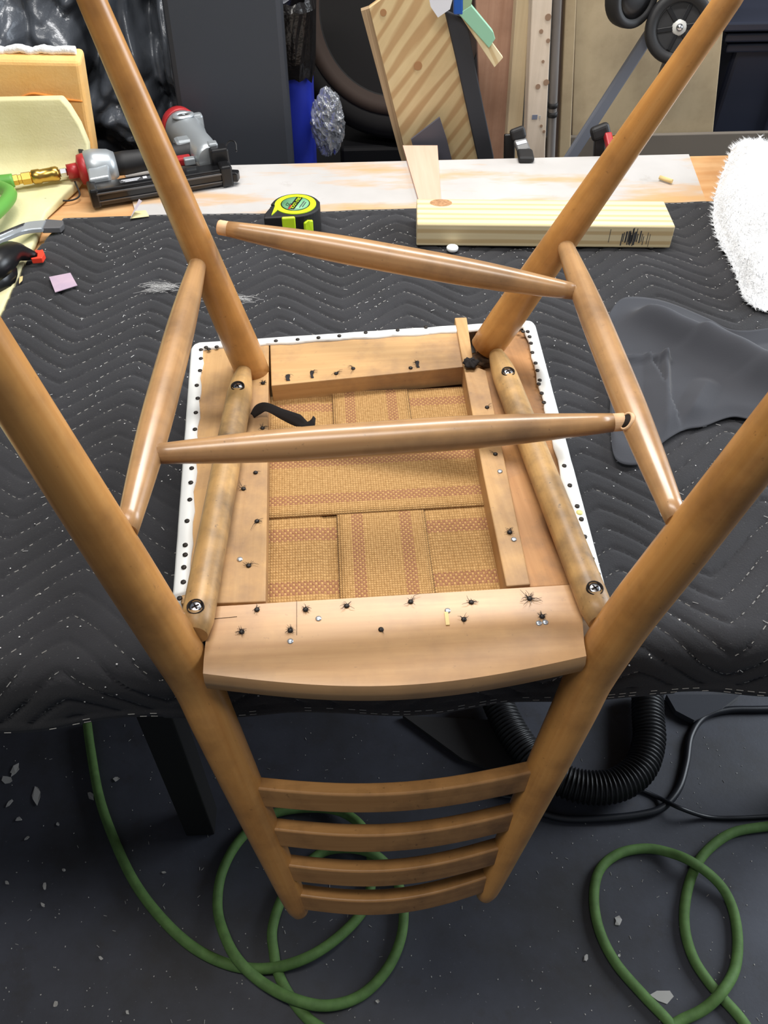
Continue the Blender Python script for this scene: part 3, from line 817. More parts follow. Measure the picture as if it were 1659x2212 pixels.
m = MB(); rb_ = random.Random(8)
for i in range(9000):
    v = rb_.random()**2.2*.75; u = rb_.random(); p = bat(u, v); d = (V((p.x, p.y, .92))-V((bc.x, bc.y, .90))).normalized()
    a = rb_.uniform(0, 6.28); d = (d*(.9-v)+V((math.cos(a), math.sin(a), rb_.uniform(.0, .9)))*.7).normalized(); L = rb_.uniform(.004, .012); sd = d.orthogonal().normalized()*.0004
    o = len(m.v); m.v += [p-sd-d*.002, p+sd-d*.002, p+d*L]; m.face((o, o+1, o+2), False, None)
m.build('fuzz', 'batting', bto, kind='stuff')

# crumpled black dust cloth (right)
top_b = catmull([at_z(x, y, .905) for x, y in ((1312, 690), (1335, 662), (1370, 652), (1425, 652), (1475, 664), (1530, 690), (1570, 718), (1610, 728), (1700, 720), (1800, 740))], 6)
bot_b = catmull([at_z(x, y, .905) for x, y in ((1318, 900), (1330, 990), (1390, 1000), (1420, 965), (1475, 930), (1520, 920), (1580, 900), (1640, 905), (1740, 880), (1850, 850))], 6)
nt = len(top_b)-1
def seg_d(p, a, b):
    a, b = V((a[0], a[1])), V((b[0], b[1])); q = V((p.x, p.y)); t = max(0, min(1, (q-a).dot(b-a)/(b-a).length_squared)); return (q-(a+(b-a)*t)).length, t
def w2(x, y): r_ = at_z(x, y, .91); return (r_.x, r_.y)
rid = [(w2(1400, 690), w2(1520, 740), .030, .030), (w2(1520, 740), w2(1640, 810), .038, .036), (w2(1640, 810), w2(1780, 860), .040, .040)]
def cloth(u, v):
    i = min(int(u*nt), nt-1); f = u*nt-i
    p = lerp(lerp(top_b[i], top_b[i+1], f), lerp(bot_b[i], bot_b[i+1], f), v)
    h = .004
    rg = 0
    for a, b, hh, wd in rid:
        d, t = seg_d(p, a, b); rg = max(rg, hh*math.exp(-(d/wd)**2*1.6))
    h += rg
    d, t = seg_d(p, w2(1437, 770), w2(1440, 935)); h += .014*max(0, 1-d/.030) if p.x < w2(1437, 850)[0]+.002 else .014*max(0, 1-d/.008)
    d, t = seg_d(p, w2(1345, 775), w2(1437, 770)); h += .010*max(0, 1-d/.012)
    d, t = seg_d(p, w2(1527, 832), w2(1455, 955)); h += .010*max(0, 1-d/.022)
    h += .006*mn.noise(V((p.x*9, p.y*9, 4)))+.0015*mn.noise(V((p.x*30, p.y*30, 4)))
    e = min(1, v*5, (1-v)*8); e = e*e*(3-2*e)
    edge = .012*max(0, 1-v*8)*(.5+.5*math.sin(u*9+.5))
    return V((p.x, p.y, .9035+max(.0008, h)*(.12+.88*e)+edge))
m = MB(); m.grid(cloth, 110, 70); m.build('dust_cloth', 'black_cloth', label='crumpled charcoal dust cover cloth lying beside the chair on the blanket', cat='cloth', solid=.001)

# mauve sandpaper square
q = [at_z(106, 598, BZ+.003), at_z(152, 589, BZ+.004), at_z(167, 616, BZ+.003), at_z(119, 631, BZ+.003)]
m = MB(); m.prism(q, (0, 0, -.001)); m.build('sandpaper', 'purple', label='small square of mauve sandpaper on the black blanket', cat='sandpaper')
m = MB(); m.prism([at_z(x, y, BZ+.002) for x, y in ((42, 598), (49, 596), (48, 605), (41, 612))], (0, 0, -.001)); m.build('wood_shaving', 'sliver', label='curled wood shaving on the blanket near the spring clamp', cat='shaving')
# folded paper tag
tg = thing('paper_tag', at_z(300, 463, BZ), 'folded cream and lilac paper tag on the hem of the blanket', 'tag')
m = MB(); m.prism([at_z(281, 472, BZ+.002), at_z(322, 467, BZ+.002), at_z(315, 454, BZ+.002), at_z(289, 456, BZ+.002)], (0, 0, -.0006)); m.build('flat_leaf', 'tag_paper', tg)
a, b, c, d = at_z(281, 472, BZ+.003), at_z(288, 457, BZ+.003), at_z(307, 434, BZ+.024), at_z(300, 430, BZ+.026)
m = MB(); m.prism([a, b, c, d], (.0004, .0004, -.0004)); m.build('raised_leaf', 'tag_lilac', tg)

# locking clamp and spring clamp at the left edge
cl = thing('clamp', at_z(60, 500, BZ), 'silver sliding clamp jaw holding the left corner of the blanket', 'clamp')
p = catmull([at_z(-70, 540, .93), at_z(-10, 520, .934), at_z(30, 503, .930), at_z(58, 493, .922), at_z(96, 489, .915)], 5)
m = MB(); sec = []
for q in p:
    for dy, dz in ((-.014, -.004), (.016, -.004), (.016, .004), (-.014, .004)): sec.append(q+V((0, dy, dz)))
fs = [(i*4+k, i*4+(k+1) % 4, i*4+4+(k+1) % 4, i*4+4+k) for i in range(len(p)-1) for k in range(4)]+[(3, 2, 1, 0), tuple(len(sec)-4+k for k in range(4))]
m.add(sec, fs); m.build('jaw_arm', 'silver', cl, bevel=.0015)
m = MB(); sec = []
for q in p[2:15]:
    for dy, dz in ((.000, .0035), (.012, .0035), (.012, .0055), (.000, .0055)): sec.append(q+V((0, dy, dz)))
fs = [(i*4+k, i*4+(k+1) % 4, i*4+4+(k+1) % 4, i*4+4+k) for i in range(12) for k in range(4)]+[(3, 2, 1, 0), tuple(48+k for k in range(4))]
m.add(sec, fs); m.build('raised_rib', 'steel', cl, bevel=.0008)
m = MB(); m.lathe([(.0026, 0), (.0026, .0006), (.0001, .0006)], at_z(82, 486, .9195), (0, 0, 1), 12); m.build('pin_hole', 'hole', cl)
a, b = at_z(95, 489, .912), at_z(134, 487, .908)
m = MB(); m.prism([a+V((0, -.015, .005)), b+V((0, -.013, .003)), b+V((.003, .0, .003)), b+V((0, .013, .003)), a+V((0, .017, .005))], (0, 0, -.010)); m.build('jaw_pad', plain('grey_rubber_pad', (86, 86, 88), .6), cl, bevel=.0015)
sc_ = thing('spring_clamp', at_z(40, 575, BZ), 'black spring clamp with an orange red jaw tip on the blanket edge', 'clamp')
m = MB(); m.tube(catmull([at_z(-60, 600, .925), at_z(-10, 575, .936), at_z(25, 545, .932), at_z(55, 548, .918), at_z(76, 552, .910)], 5), [interp([0, .4, .7, 1], [.024, .020, .012, .006], i/20) for i in range(21)], 10); m.build('upper_jaw', 'black_plastic', sc_)
m = MB(); m.tube(catmull([at_z(-60, 640, .905), at_z(0, 602, .910), at_z(28, 578, .912)], 6), [.022]*7+[.019, .018, .016, .014, .012, .008], 10); m.build('lower_jaw', 'black_plastic', sc_)
m = MB(); m.tube([at_z(0, 580, .93), at_z(8, 572, .936)], .009, 10); m.build('pivot', 'dull_steel', sc_)
m = MB(); m.prism([at_z(x, y, .914) for x, y in ((66, 557), (68, 559), (90, 557), (96, 547), (92, 538), (86, 540), (76, 539), (75, 544), (81, 546), (80, 554))], (0, 0, -.009)); m.build('jaw_tip', 'orange_red', sc_, bevel=.001)

# ---- pneumatic nail gun, lying on its side
th_ = math.atan2(.065, .198)
ng = thing('nail_gun', (-.438, 1.462, TZ+.0045), 'silver, red and black pneumatic nail gun lying on its side on the bench', 'nail gun', rz=th_)
def LB(name, c, size, mat, bevel=.002, R=None, par=ng): 
    mm = MB(); mm.box(c, size, R); return mm.build(name, mat, par, local=True, bevel=bevel)
mag = LB('magazine', (.115, .004, .018), (.245, .034, .030), 'black_satin', .003)
LB('magazine_rail', (.115, -.0145, .026), (.235, .003, .003), 'dull_steel', .0005, par=mag)
LB('magazine_rail', (.115, -.0145, .012), (.235, .002, .002), 'dull_steel', .0005, par=mag)
lbl = LB('label_plate', (.075, .004, .0334), (.060, .012, .0006), 'ink', 0, par=mag)
for k in range(3): LB('small_print', (.065, .008-.004*k, .0339), (.034-.006*k, .0018, .0003), 'white_paper', 0, par=mag)
LB('label_square', (.090, .006, .0339), (.007, .008, .0003), 'white_paper', 0, par=mag)
LB('magazine_latch', (.235, .002, .020), (.022, .040, .038), 'black_plastic', .004, par=mag)
LB('magazine_end', (-.004, .006, .018), (.016, .044, .034), 'black_plastic', .004, par=mag)
m = MB(); m.lathe([(.020, .0), (.021, .02), (.0195, .05), (.0195, .10), (.022, .135), (.024, .16)], (.045, .076, .035), (1, 0, 0), 22); m.build('grip', 'black_rubber', ng, local=True)
m = MB(); m.lathe([(.024, 0), (.031, .004), (.032, .02), (.028, .045), (.0215, .056)], (-.006, .076, .035), (1, 0, 0), 24); cap = m.build('end_housing', 'silver', ng, local=True)
m = MB(); m.prism([(-.002, .060, .050), (.036, .060, .050), (.030, .020, .040), (-.006, .018, .040)], (0, 0, -.03)); m.build('bracket', 'silver', ng, local=True, bevel=.003)
m = MB(); m.lathe([(.012, -.014), (.0255, -.010), (.0275, 0), (.0265, .003)], (-.006, .076, .035), (1, 0, 0), 22); m.build('red_end_cap', 'red', ng, local=True)
m = MB(); m.lathe([(.0125, -.032), (.0135, -.010)], (-.006, .076, .035), (1, 0, 0), 18); m.build('inlet', 'red', ng, local=True)
LB('belt_hook', (-.004, .112, .052), (.010, .030, .008), 'black_plastic', .002, Matrix.Rotation(.3, 3, 'X'))
LB('belt_hook_plate', (-.012, .128, .062), (.024, .012, .004), 'black_plastic', .001, Matrix.Rotation(.5, 3, 'Y'))
# fittings towards the hose
m = MB(); m.lathe([(.006, -.046), (.008, -.044), (.008, -.034), (.006, -.032), (.006, -.03)], (-.006, .076, .035), (1, 0, 0), 6, False); m.build('steel_nipple', 'steel', ng, local=True)
m = MB(); m.lathe([(.0095, -.095), (.0125, -.092), (.0125, -.080), (.0112, -.078), (.0118, -.060), (.0125, -.058), (.0125, -.050), (.010, -.046)], (-.006, .076, .035), (1, 0, 0), 20); m.build('brass_coupler', 'brass', ng, local=True)
m = MB(); m.lathe([(.0095, -.135), (.0098, -.118), (.0085, -.117), (.0085, -.112), (.0112, -.111), (.0112, -.096), (.009, -.094)], (-.006, .076, .035), (1, 0, 0), 6, False); m.build('brass_hose_end', 'brass', ng, local=True)
m = MB(); m.tube(catmull([(-.03, .066, .02), (-.028, .040, .006), (-.045, .028, .004), (-.072, .034, .006), (-.082, .036, .008)], 6), .0016, 6); m.build('cap_tether', 'black_rubber', ng, local=True)
m = MB(); m.lathe([(.008, 0), (.008, .012), (.004, .014)], (-.086, .034, .0), (0, 0, 1), 14); m.build('dust_cap', 'black_rubber', ng, local=True)
# head: barrel across the end
m = MB(); m.lathe([(.022, -.004), (.026, .01), (.0285, .05), (.0285, .085), (.034, .115), (.0355, .150), (.033, .160)], (.215, .030, .038), (-.12, 1, 0), 26); hd_ = m.build('head', 'silver', ng, local=True)
m = MB(); m.lathe([(.034, .160), (.036, .163), (.034, .182), (.024, .190), (.0001, .191)], (.215, .030, .038), (-.12, 1, 0), 26); m.build('exhaust_cap', 'red', ng, local=True)
m = MB(); m.grid(lambda u, v: V((.198+math.cos(u*6.283)*(.017+.005*math.cos(v*6.283)), .158+math.sin(u*6.283)*(.011+.005*math.cos(v*6.283)), .072+.004*math.sin(v*6.283))), 28, 8); m.build('vent_ring', 'silver', hd_, local=True)
m = MB(); m.lathe([(.012, .0), (.012, .003), (.0001, .003)], (.198, .158, .0695), (0, 0, 1), 18); m.build('vent_hole', 'hole', hd_, local=True)
m = MB(); m.box((.226, .172, .052), (.022, .020, .03)); m.build('lug', 'silver', ng, local=True, bevel=.005)
LB('shoulder', (.185, .085, .038), (.045, .035, .044), 'silver', .008)
LB('trigger_guard', (.168, .046, .036), (.030, .020, .014), 'red', .003)
LB('trigger', (.178, .034, .038), (.020, .014, .012), 'silver', .002)
LB('nose', (.232, .024, .040), (.034, .030, .040), 'black_plastic', .004)
LB('nose_plate', (.225, .036, .060), (.018, .018, .010), 'silver', .003)
m = MB(); m.tube(catmull([(.244, .03, .05), (.256, .034, .062), (.266, .026, .062), (.264, .014, .05)], 5), .0014, 6); m.build('wire_clip', 'black_plastic', ng, local=True)
LB('nose_tip', (.250, -.008, .016), (.016, .018, .018), 'black_plastic', .003, Matrix.Rotation(-.5, 3, 'Z'))
# green hose on the bench
e = Matrix.Rotation(th_, 3, 'Z') @ V((-.136, .076, .035))+V((-.438, 1.462, TZ+.0045))
d = Matrix.Rotation(th_, 3, 'Z') @ V((-1, 0, 0))
pts = catmull([e-d*.004, e+d*.03+V((0, -.004, .001)), at_z(22, 418, .935), at_z(-12, 462, .94), at_z(-70, 500, .942), at_z(-170, 520, .93), at_z(-320, 560, .918)], 8)
m = MB(); m.tube(pts, .0115, 14); m.build('air_hose', 'hose_bench', label='green rubber air hose joined to the brass fitting of the nail gun', cat='hose')

# ---- foam slabs at the left
def slab(name, poly, d, mat, label, cat, bevel=.008, nsub=0, grp=None):
    m = MB(); m.prism(poly, d); o = m.build(name, mat, label=label, cat=cat, bevel=bevel, segs=3, group=grp); return o
Y1 = 1.628
q = [at_y(-60, 128, Y1), at_y(172, 133, Y1), at_y(190, 250, Y1), at_y(204, 340, Y1), at_y(207, 372, Y1), at_y(207, 372, Y1)*1-V((0, 0, at_y(207, 372, Y1).z)), at_y(-60, 374, Y1)-V((0, 0, at_y(-60, 374, Y1).z))]
m = MB()
fo = thing('orange_foam', (q[0]+q[2])/2*1.0-V((0, 0, .1)), 'orange upholstery foam slab with a torn face standing behind the pale foam', 'foam')
m.prism(q, (0, .05, .008)); m.build('slab', 'foam_orange', fo, bevel=.008, segs=3)
pts = [at_y(x, y, Y1-.0005) for x, y in ((40, 212), (70, 203), (105, 208), (140, 215), (178, 219))]
m = MB(); m.tube(catmull(pts, 5), [.0012+.0018*math.sin(i/20*3.14) for i in range(21)], 6); m.build('tear', plain('torn_foam_orange', (214, 134, 56), .95), fo)
m = MB(); a, b = at_y(-60, 127, Y1), at_y(160, 130, Y1)
m.tube(catmull([lerp(a, b, k/9)+V((0, .025, .008+.006*mn.noise(V((k*.9, 0, 0))))) for k in range(10)], 4), [.007+.003*mn.noise(V((i*.5, 3, 0))) for i in range(37)], 10); m.build('batting_layer', 'batting', fo)
# one pale foam sheet: lies flat along the left of the blanket, then bends up against the orange slab
prof_f = [(.62, .888), (.80, .888), (1.0, .888), (1.2, .888), (1.32, .888), (1.42, .888), (1.52, .889), (1.560, .898), (1.582, .920), (1.592, .950), (1.597, .985), (1.600, 1.015), (1.602, 1.030)]
xr_f = [-.517, -.517, -.517, -.517, -.517, -.520, -.488, -.474, -.466, -.463, -.470, -.482, -.492]
m = MB(); vv = []
for k, (y, z) in enumerate(prof_f):
    a = prof_f[max(k-1, 0)]; b = prof_f[min(k+1, len(prof_f)-1)]; t = V((0, b[0]-a[0], b[1]-a[1])).normalized(); nn = V((0, -t.z, t.y))
    for x in (-1.02, xr_f[k]): vv += [V((x, y, z)), V((x, y, z))+nn*(.0145 if k < 6 else .018+.0015*(k-6))]
fs = []
for k in range(len(prof_f)-1):
    o = k*4; p = o+4
    fs += [(o+1, o+3, p+3, p+1), (o, p, p+2, o+2), (o+2, p+2, p+3, o+3), (o, o+1, p+1, p)]
fs += [(0, 2, 3, 1), (len(vv)-4, len(vv)-3, len(vv)-1, len(vv)-2)]
m.add(vv, fs, True); o = m.build('pale_foam', 'foam_pale', label='pale yellow foam sheet bending up against the orange foam slab', cat='foam', bevel=.004, segs=3)

# ---- clamp handles at the back edge
def back_clamp(label, pts, red):
    o = thing('bar_clamp', at_z(*pts[-1], TZ+.006), label, 'clamp')
    return o
bc1 = back_clamp('grey and black clamp handle gripping the back edge of the bench', [(1125, 340)], False)
p0, p1, p2, p3 = at_y(1115, 280, 1.66), at_y(1122, 302, 1.655), at_y(1133, 326, 1.63), at_z(1137, 343, TZ+.012)
def paddle(a, b, wd, th, mat, par, name, bevel=.004):
    ax = (b-a).normalized(); sd = V((1, -.05, 0)); sd = (sd-ax*sd.dot(ax)).normalized(); nn = ax.cross(sd)
    R = Matrix((sd, ax, nn)).transposed(); m = MB(); m.box((a+b)/2, (wd, (b-a).length, th), R, (0, 1, 0)); return m.build(name, mat, par, bevel=bevel, segs=3)
gr_ = plain('grey_clamp_metal', (112, 112, 112), .5, .3)
paddle(p0+V((0, .0, .004)), p1, .030, .016, 'black_rubber', bc1, 'handle_grip', .006)
paddle(p1, p2+V((0, 0, -.002)), .026, .012, gr_, bc1, 'lever')
a = lerp(p1, p2, .12); paddle(a+V((0, -.007, .003)), lerp(p1, p2, .38)+V((0, -.007, .003)), .021, .001, 'white_paper', bc1, 'sticker', 0)
paddle(p2, p3+V((0, -.004, -.002)), .031, .012, 'black_rubber', bc1, 'jaw_pad', .005)
paddle(p0+V((-.006, .03, -.02)), V((p0.x+.004, 1.64, .70)), .022, .012, 'black_plastic', bc1, 'clamp_bar', .003)
bc2 = back_clamp('black clamp handle with a red lever gripping the bench behind the chair leg', [(1300, 320)], True)
h0, h1, h2 = at_y(1292, 276, 1.665), at_y(1300, 300, 1.66), at_y(1308, 330, 1.635)
paddle(h0+V((0, 0, .006)), h1, .038, .020, 'black_rubber', bc2, 'handle_grip', .008)
paddle(h1+V((-.004, .004, .01)), V((h1.x, 1.645, .84)), .022, .014, 'black_plastic', bc2, 'clamp_bar', .003)
paddle(at_y(1312, 290, 1.645), at_z(1322, 334, TZ+.012), .014, .016, 'red', bc2, 'red_lever', .003)
paddle(at_y(1315, 306, 1.634), at_y(1318, 318, 1.632), .006, .001, 'white_paper', bc2, 'sticker', 0)
paddle(at_y(1324, 294, 1.64), at_y(1326, 302, 1.64), .008, .008, 'brass', bc2, 'pin', .001)

# ------------------------------------------------------------------ behind the bench
def taller(px, ytop=-420):
    """boards go on above the frame: carry their side edges straight up"""
    out = []; n_ = len(px)
    for i, (x, y) in enumerate(px):
        if y <= -60:
            nb_ = [q for q in (px[i-1], px[(i+1) % n_]) if q[1] > 0][0]
            x, y = x+(x-nb_[0])/(y-nb_[1])*(ytop-y), ytop
        out.append((x, y))
    return out
def panel(name, px, Yv, d, mat, label, cat, g=(0, 0, 1), bevel=.002, lean=0, **kw):
    """board standing behind the bench: front-face outline at depth Yv, thickness d; extended below to the floor"""
    m = MB(); m.prism([at_y(x, y, Yv)+V((0, lean*(1.0-at_y(x, y, Yv).z), 0)) for x, y in taller(px)], (0, d, 0), g=g)
    return m.build(name, mat, label=label, cat=cat, bevel=bevel, **kw)
# shiny black plastic sheet, crumpled
def sheet_fn(u, v):
    x, z = lerp(-.95, -.335-.01*math.sin(v*7), u), lerp(.30, 1.42, v)
    p = V((x, 0, z)); q = V((x*1.3-z*.35, 0, z*.8+x*.3)); q = q+V((mn.noise(p*3.5)*.12, 0, mn.noise(p*3.5+V((9, 0, 0)))*.12))
    rg = lambda f, o: abs(mn.noise(q*f+V((o, o*.7, 0))))
    y = 1.96-.20*rg(4.5, 1)-.10*rg(9, 5)-.05*rg(19, 8)-.02*rg(38, 3)
    return V((x+.015*mn.noise(p*9), y, z))
m = MB(); m.grid(sheet_fn, 130, 210, True); m.build('plastic_sheet', 'poly_black', label='crumpled shiny black plastic sheeting hanging behind the foam slabs', cat='plastic sheet', solid=.001)
panel('vinyl_panel', [(338, -60), (604, -60), (634, 345), (668, 900), (470, 900), (398, 345)], 1.76, .05, 'foamboard', 'tall charcoal vinyl covered panel standing beside the blue bin', 'panel', bevel=.012)
# blue bin with a black liner
bn = thing('recycling_bin', (-.19, 2.02, 0), 'tall blue plastic bin lined with a black bag', 'bin')
def rrect(w_, d_, r, n=6):
    out = []
    for cx_, cy_, a0 in ((w_/2-r, d_/2-r, 0), (-w_/2+r, d_/2-r, 90), (-w_/2+r, -d_/2+r, 180), (w_/2-r, -d_/2+r, 270)):
        for k in range(n+1):
            a = math.radians(a0+90*k/n); out.append((cx_+r*math.cos(a), cy_+r*math.sin(a)))
    return out
def loft(rings, smooth=True, cap0=True, cap1=False):
    m = MB(); n_ = len(rings[0]); fs = []
    for a in range(len(rings)-1):
        for i in range(n_): fs.append((a*n_+i, a*n_+(i+1) % n_, (a+1)*n_+(i+1) % n_, (a+1)*n_+i))
    if cap0: fs.append(tuple(range(n_))[::-1])
    if cap1: fs.append(tuple((len(rings)-1)*n_+k for k in range(n_)))
    m.add([p for r_ in rings for p in r_], fs, smooth); return m
BX, BY = at_y(676, 150, 1.87).x-.135, 2.02
R_ = lambda w_, d_, z, o=0: [V((BX+x, BY+y, z)) for x, y in rrect(w_*.78, d_, .045)]
m = loft([R_(.29, .27, 0), R_(.33, .30, .9), R_(.34, .31, 1.06), R_(.36, .33, 1.065), R_(.36, .33, 1.08), R_(.33, .30, 1.08), R_(.30, .27, .5)]); m.build('bin_body', 'bin_blue', bn)
def bagring(w_, d_, z, amp, sd):
    return [V((BX+x*(1+amp*mn.noise(V((i*.8, sd, 0)))), BY+y*(1+amp*mn.noise(V((i*.8, sd+4, 0)))), z+amp*.25*mn.noise(V((i*.5, sd+9, 0))))) for i, (x, y) in enumerate(rrect(w_*.78, d_, .05, 9))]
low = [p+V((0, 0, -.05*max(0, mn.noise(V((i*.35, 1, 7)))) - .06*max(0, -math.copysign(1, p.x-BX)))) for i, p in enumerate(bagring(.352, .324, .96, .02, 1))]
m = loft([low, bagring(.362, .335, .99, .02, 2), bagring(.370, .345, 1.04, .03, 3), bagring(.378, .352, 1.085, .02, 4), bagring(.365, .34, 1.10, .02, 5), bagring(.32, .29, 1.085, .02, 6), bagring(.28, .25, 1.0, .05, 7)], False, False); m.build('bin_liner', 'bag_black', bn, solid=.001)
def blob(name, c, r3, mat, label=None, cat=None, parent=None, amp=.3, sc=3, nu=34, nv=22, smooth=False, seed=0, group=None):
    m = MB(); c = V(c)
    def fn(u, v):
        n_ = V((math.cos(u*6.2832)*math.sin(v*3.14159), math.sin(u*6.2832)*math.sin(v*3.14159), math.cos(v*3.14159)))
        k = 1+amp*.4-amp*1.6*abs(mn.noise(n_*sc+V((seed, 0, 0))))-amp*.7*abs(mn.noise(n_*sc*2.3+V((seed, 4, 0))))
        return c+V((n_.x*r3[0], n_.y*r3[1], n_.z*r3[2]))*k
    m.grid(fn, nu, nv, smooth); return m.build(name, mat, parent, label=label, cat=cat, group=group)
blob('crumpled_wrap', (BX+.01, BY, 1.09), (.10, .11, .05), 'white_paper', 'white crumpled plastic wrap sticking out of the blue bin', 'plastic wrap', seed=2)
cb_ = at_y(704, 255, 1.86); blob('clear_bag', cb_+V((.004, .0, -.01)), (.036, .036, .068), 'clear_bag', 'crumpled clear plastic bag between the blue bin and the tyre', 'bag', seed=5, amp=.26, sc=2.0, nu=60, nv=44)
# tyre standing behind
ty = thing('tyre', (.16, 2.42, .55), 'dark rubber tyre standing in the shadows behind the plywood', 'tyre')
tc_ = V((.16, 2.42, .93)); TR = .30
m = MB(); m.lathe([(.19, -.055), (.21, -.075), (.255, -.085), (.285, -.075), (TR, -.055), (TR+.004, 0), (TR, .055), (.285, .075), (.255, .085), (.21, .075), (.19, .055)], tc_, (-.25, -1, .12), 56); m.build('tread', 'tyre', ty)
m = MB(); m.lathe([(.188, .050), (.205, .0775), (.232, .0835), (.233, .080), (.2, .05)], tc_, (-.25, -1, .12), 56); m.build('sidewall_ring', 'tyre_brown', ty)
m = MB(); m.lathe([(.192, -.04), (.192, .04), (.16, .045), (.08, .02), (.0001, .02)], tc_, (-.25, -1, .12), 40); m.build('wheel_disc', 'black_plastic', ty)
m = MB(); m.box((.20, 2.45, .31), (.4, .25, .62)); m.build('storage_box', 'black_plastic', label='black box under the tyre behind the bench', cat='box', bevel=.01)
# plywood sheet leaning with its ply edge showing
pw = thing('plywood_sheet', at_y(900, 330, 1.74)*1, 'knotty plywood offcut leaning behind the bench with layered edge', 'plywood')
q = [at_y(x, y, 1.72) for x, y in ((798, 18), (905, -60), (940, -60), (1032, 330), (1052, 420), (910, 420), (876, 330))]
m = MB(); m.prism(q, (0, .018, 0), g=(.75, 0, 1)); m.build('face_veneer', 'ply', pw)
q = [at_y(x, y, 1.722) for x, y in ((780, 24), (798, 18), (876, 330), (910, 420), (890, 420), (862, 330))]
m = MB(); m.prism(q, (0, .017, 0), g=(.25, 0, -1)); m.build('ply_edge', 'ply_edge', pw)
for x, y, r in ((828, 27, .006), (903, 142, .008)):
    m = MB(); m.lathe([(r, 0), (r, .0006), (.0001, .0006)], at_y(x, y, 1.7195), (0, -1, 0), 14, False); m.build('knot', plain('ply_knot', (170, 126, 84), .7), pw)
panel('black_board', [(962, 24), (1000, 40), (1012, 60), (1028, 150), (1066, 335), (1080, 420), (1050, 420), (1030, 335)], 1.70, .012, 'black_board', 'narrow black painted board leaning against the plywood', 'board')
panel('slate_card', [(888, 302), (950, 254), (965, 300), (976, 345), (900, 345)], 1.69, .006, 'slate_card', 'pointed slate grey card scrap in front of the plywood', 'card', bevel=0)
panel('white_card', [(922, -30), (985, -30), (972, 20), (946, 38), (930, 14)], 1.68, .003, 'white_paper', 'pointed white paper scrap hanging over the plywood', 'paper', bevel=0)
panel('blue_strip', [(980, -30), (1000, -30), (1000, 32), (980, 32)], 1.685, .012, 'blue_tape', 'bright blue plastic strip beside the white paper scrap', 'strip')
sk = thing('marking_stick', at_y(1050, 90, 1.68), 'pale wooden stick wrapped in mint green tape', 'stick')
q = [at_y(x, y, 1.69) for x, y in ((985, 20), (1006, 14), (1087, 125), (1068, 146))]
m = MB(); m.prism(q, (0, .012, 0), g=(.6, 0, -1)); m.build('stick', 'pine', sk, bevel=.001)
q = [at_y(x, y, 1.686) for x, y in ((990, 30), (1018, 12), (1066, 70), (1070, 84), (1056, 104), (1046, 92))]
m = MB(); m.prism(q, (0, .020, 0)); m.build('mint_tape', 'mint', sk, bevel=.001)
q = [at_y(x, y, 1.6865) for x, y in ((1000, -30), (1026, -30), (1016, 20), (1000, 30))]
m = MB(); m.prism(q, (0, .008, 0)); m.build('tape_tail', plain('pale_green_tape', (150, 178, 140), .7), sk)
panel('cedar_board', [(1025, -60), (1122, -60), (1092, 330), (1078, 800), (1050, 800), (1040, 330)], 1.845, .02, 'redboard', 'reddish brown board standing behind the black board', 'board')
panel('pine_stud', [(1120, -60), (1150, -60), (1124, 345), (1112, 700), (1082, 700), (1092, 345)], 1.80, .035, 'stud_a', 'pale yellow timber stud standing behind the clamp handle', 'lumber')
sb_ = thing('timber_stud', (at_y(1150, 300, 1.76).x, 1.76, 0), 'pinkish timber stud with dark knots and a printed stamp', 'lumber')
q = [at_y(x, y, 1.76) for x, y in taller([(1152, -60), (1196, -60), (1178, 320), (1170, 700), (1126, 700), (1136, 320)])]
m = MB(); m.prism(q, (0, .038, 0), g=(0, 0, 1)); m.build('stud', 'stud_b', sb_, bevel=.002)
for x, y, r in ((1184, 37, .006), (1169, 68, .004), (1180, 178, .006), (1162, 187, .005), (1173, 133, .003), (1184, 88, .004), (1175, 284, .003), (1169, 272, .003)):
    m = MB(); m.lathe([(r, 0), (r, .0006), (.0001, .0006)], at_y(x, y, 1.7595), (0, -1, 0), 12, False); m.build('knot', plain('stud_knot', (150, 122, 100), .8), sb_)
m = MB(); c = at_y(1155, 253, 1.7595); m.box(c, (.011, .0006, .009)); m.build('printed_stamp', plain('stamp_ink', (118, 124, 142), .8), sb_)
m = MB(); c = at_y(1166, 253, 1.7595); m.box(c, (.003, .0006, .006)); m.build('printed_stamp', 'flake', sb_)
cdt = thing('conduit', (at_y(1196, 300, 1.80).x, 1.80, 0), 'grey metal conduit with two black bands between the studs', 'pipe')
a, b = at_y(1206, -60, 1.80), at_y(1190, 330, 1.80); dd = (b-a).normalized()
m = MB(); m.tube([a-dd*.45, a, b, b+dd*.5], .009, 14); m.build('pipe', 'galv', cdt)
for y in (215, 236):
    c = lerp(a, b, (y+60)/390); m = MB(); m.tube([c-dd*.005, c+dd*.005], .0105, 14); m.build('band', 'black_rubber', cdt)
panel('dark_lath', [(1204, -60), (1222, -60), (1206, 330), (1200, 700), (1190, 700), (1194, 330)], 1.84, .02, wood('purplish_lath', (128, 112, 104), (98, 84, 78), .8), 'purplish grey wooden lath beside the metal conduit', 'lath')
panel('thin_board', [(1224, -60), (1248, -60), (1232, 330), (1224, 700), (1200, 700), (1208, 330)], 1.82, .02, 'tanpanel', 'narrow tan board standing beside the large tan panel', 'board')
panel('tan_panel', [(1246, -60), (1575, -60), (1538, 310), (1500, 800), (1205, 800), (1234, 330)], 1.88, .012, 'tanpanel', 'large tan hardboard panel standing behind the bench', 'panel')
panel('shelf_board', [(1060, 300), (1700, 285), (1700, 345), (1060, 345)], 1.665+.19, .012, 'greybrown', 'grey brown shelf board showing above the back of the bench', 'board', g=(1, 0, 0))
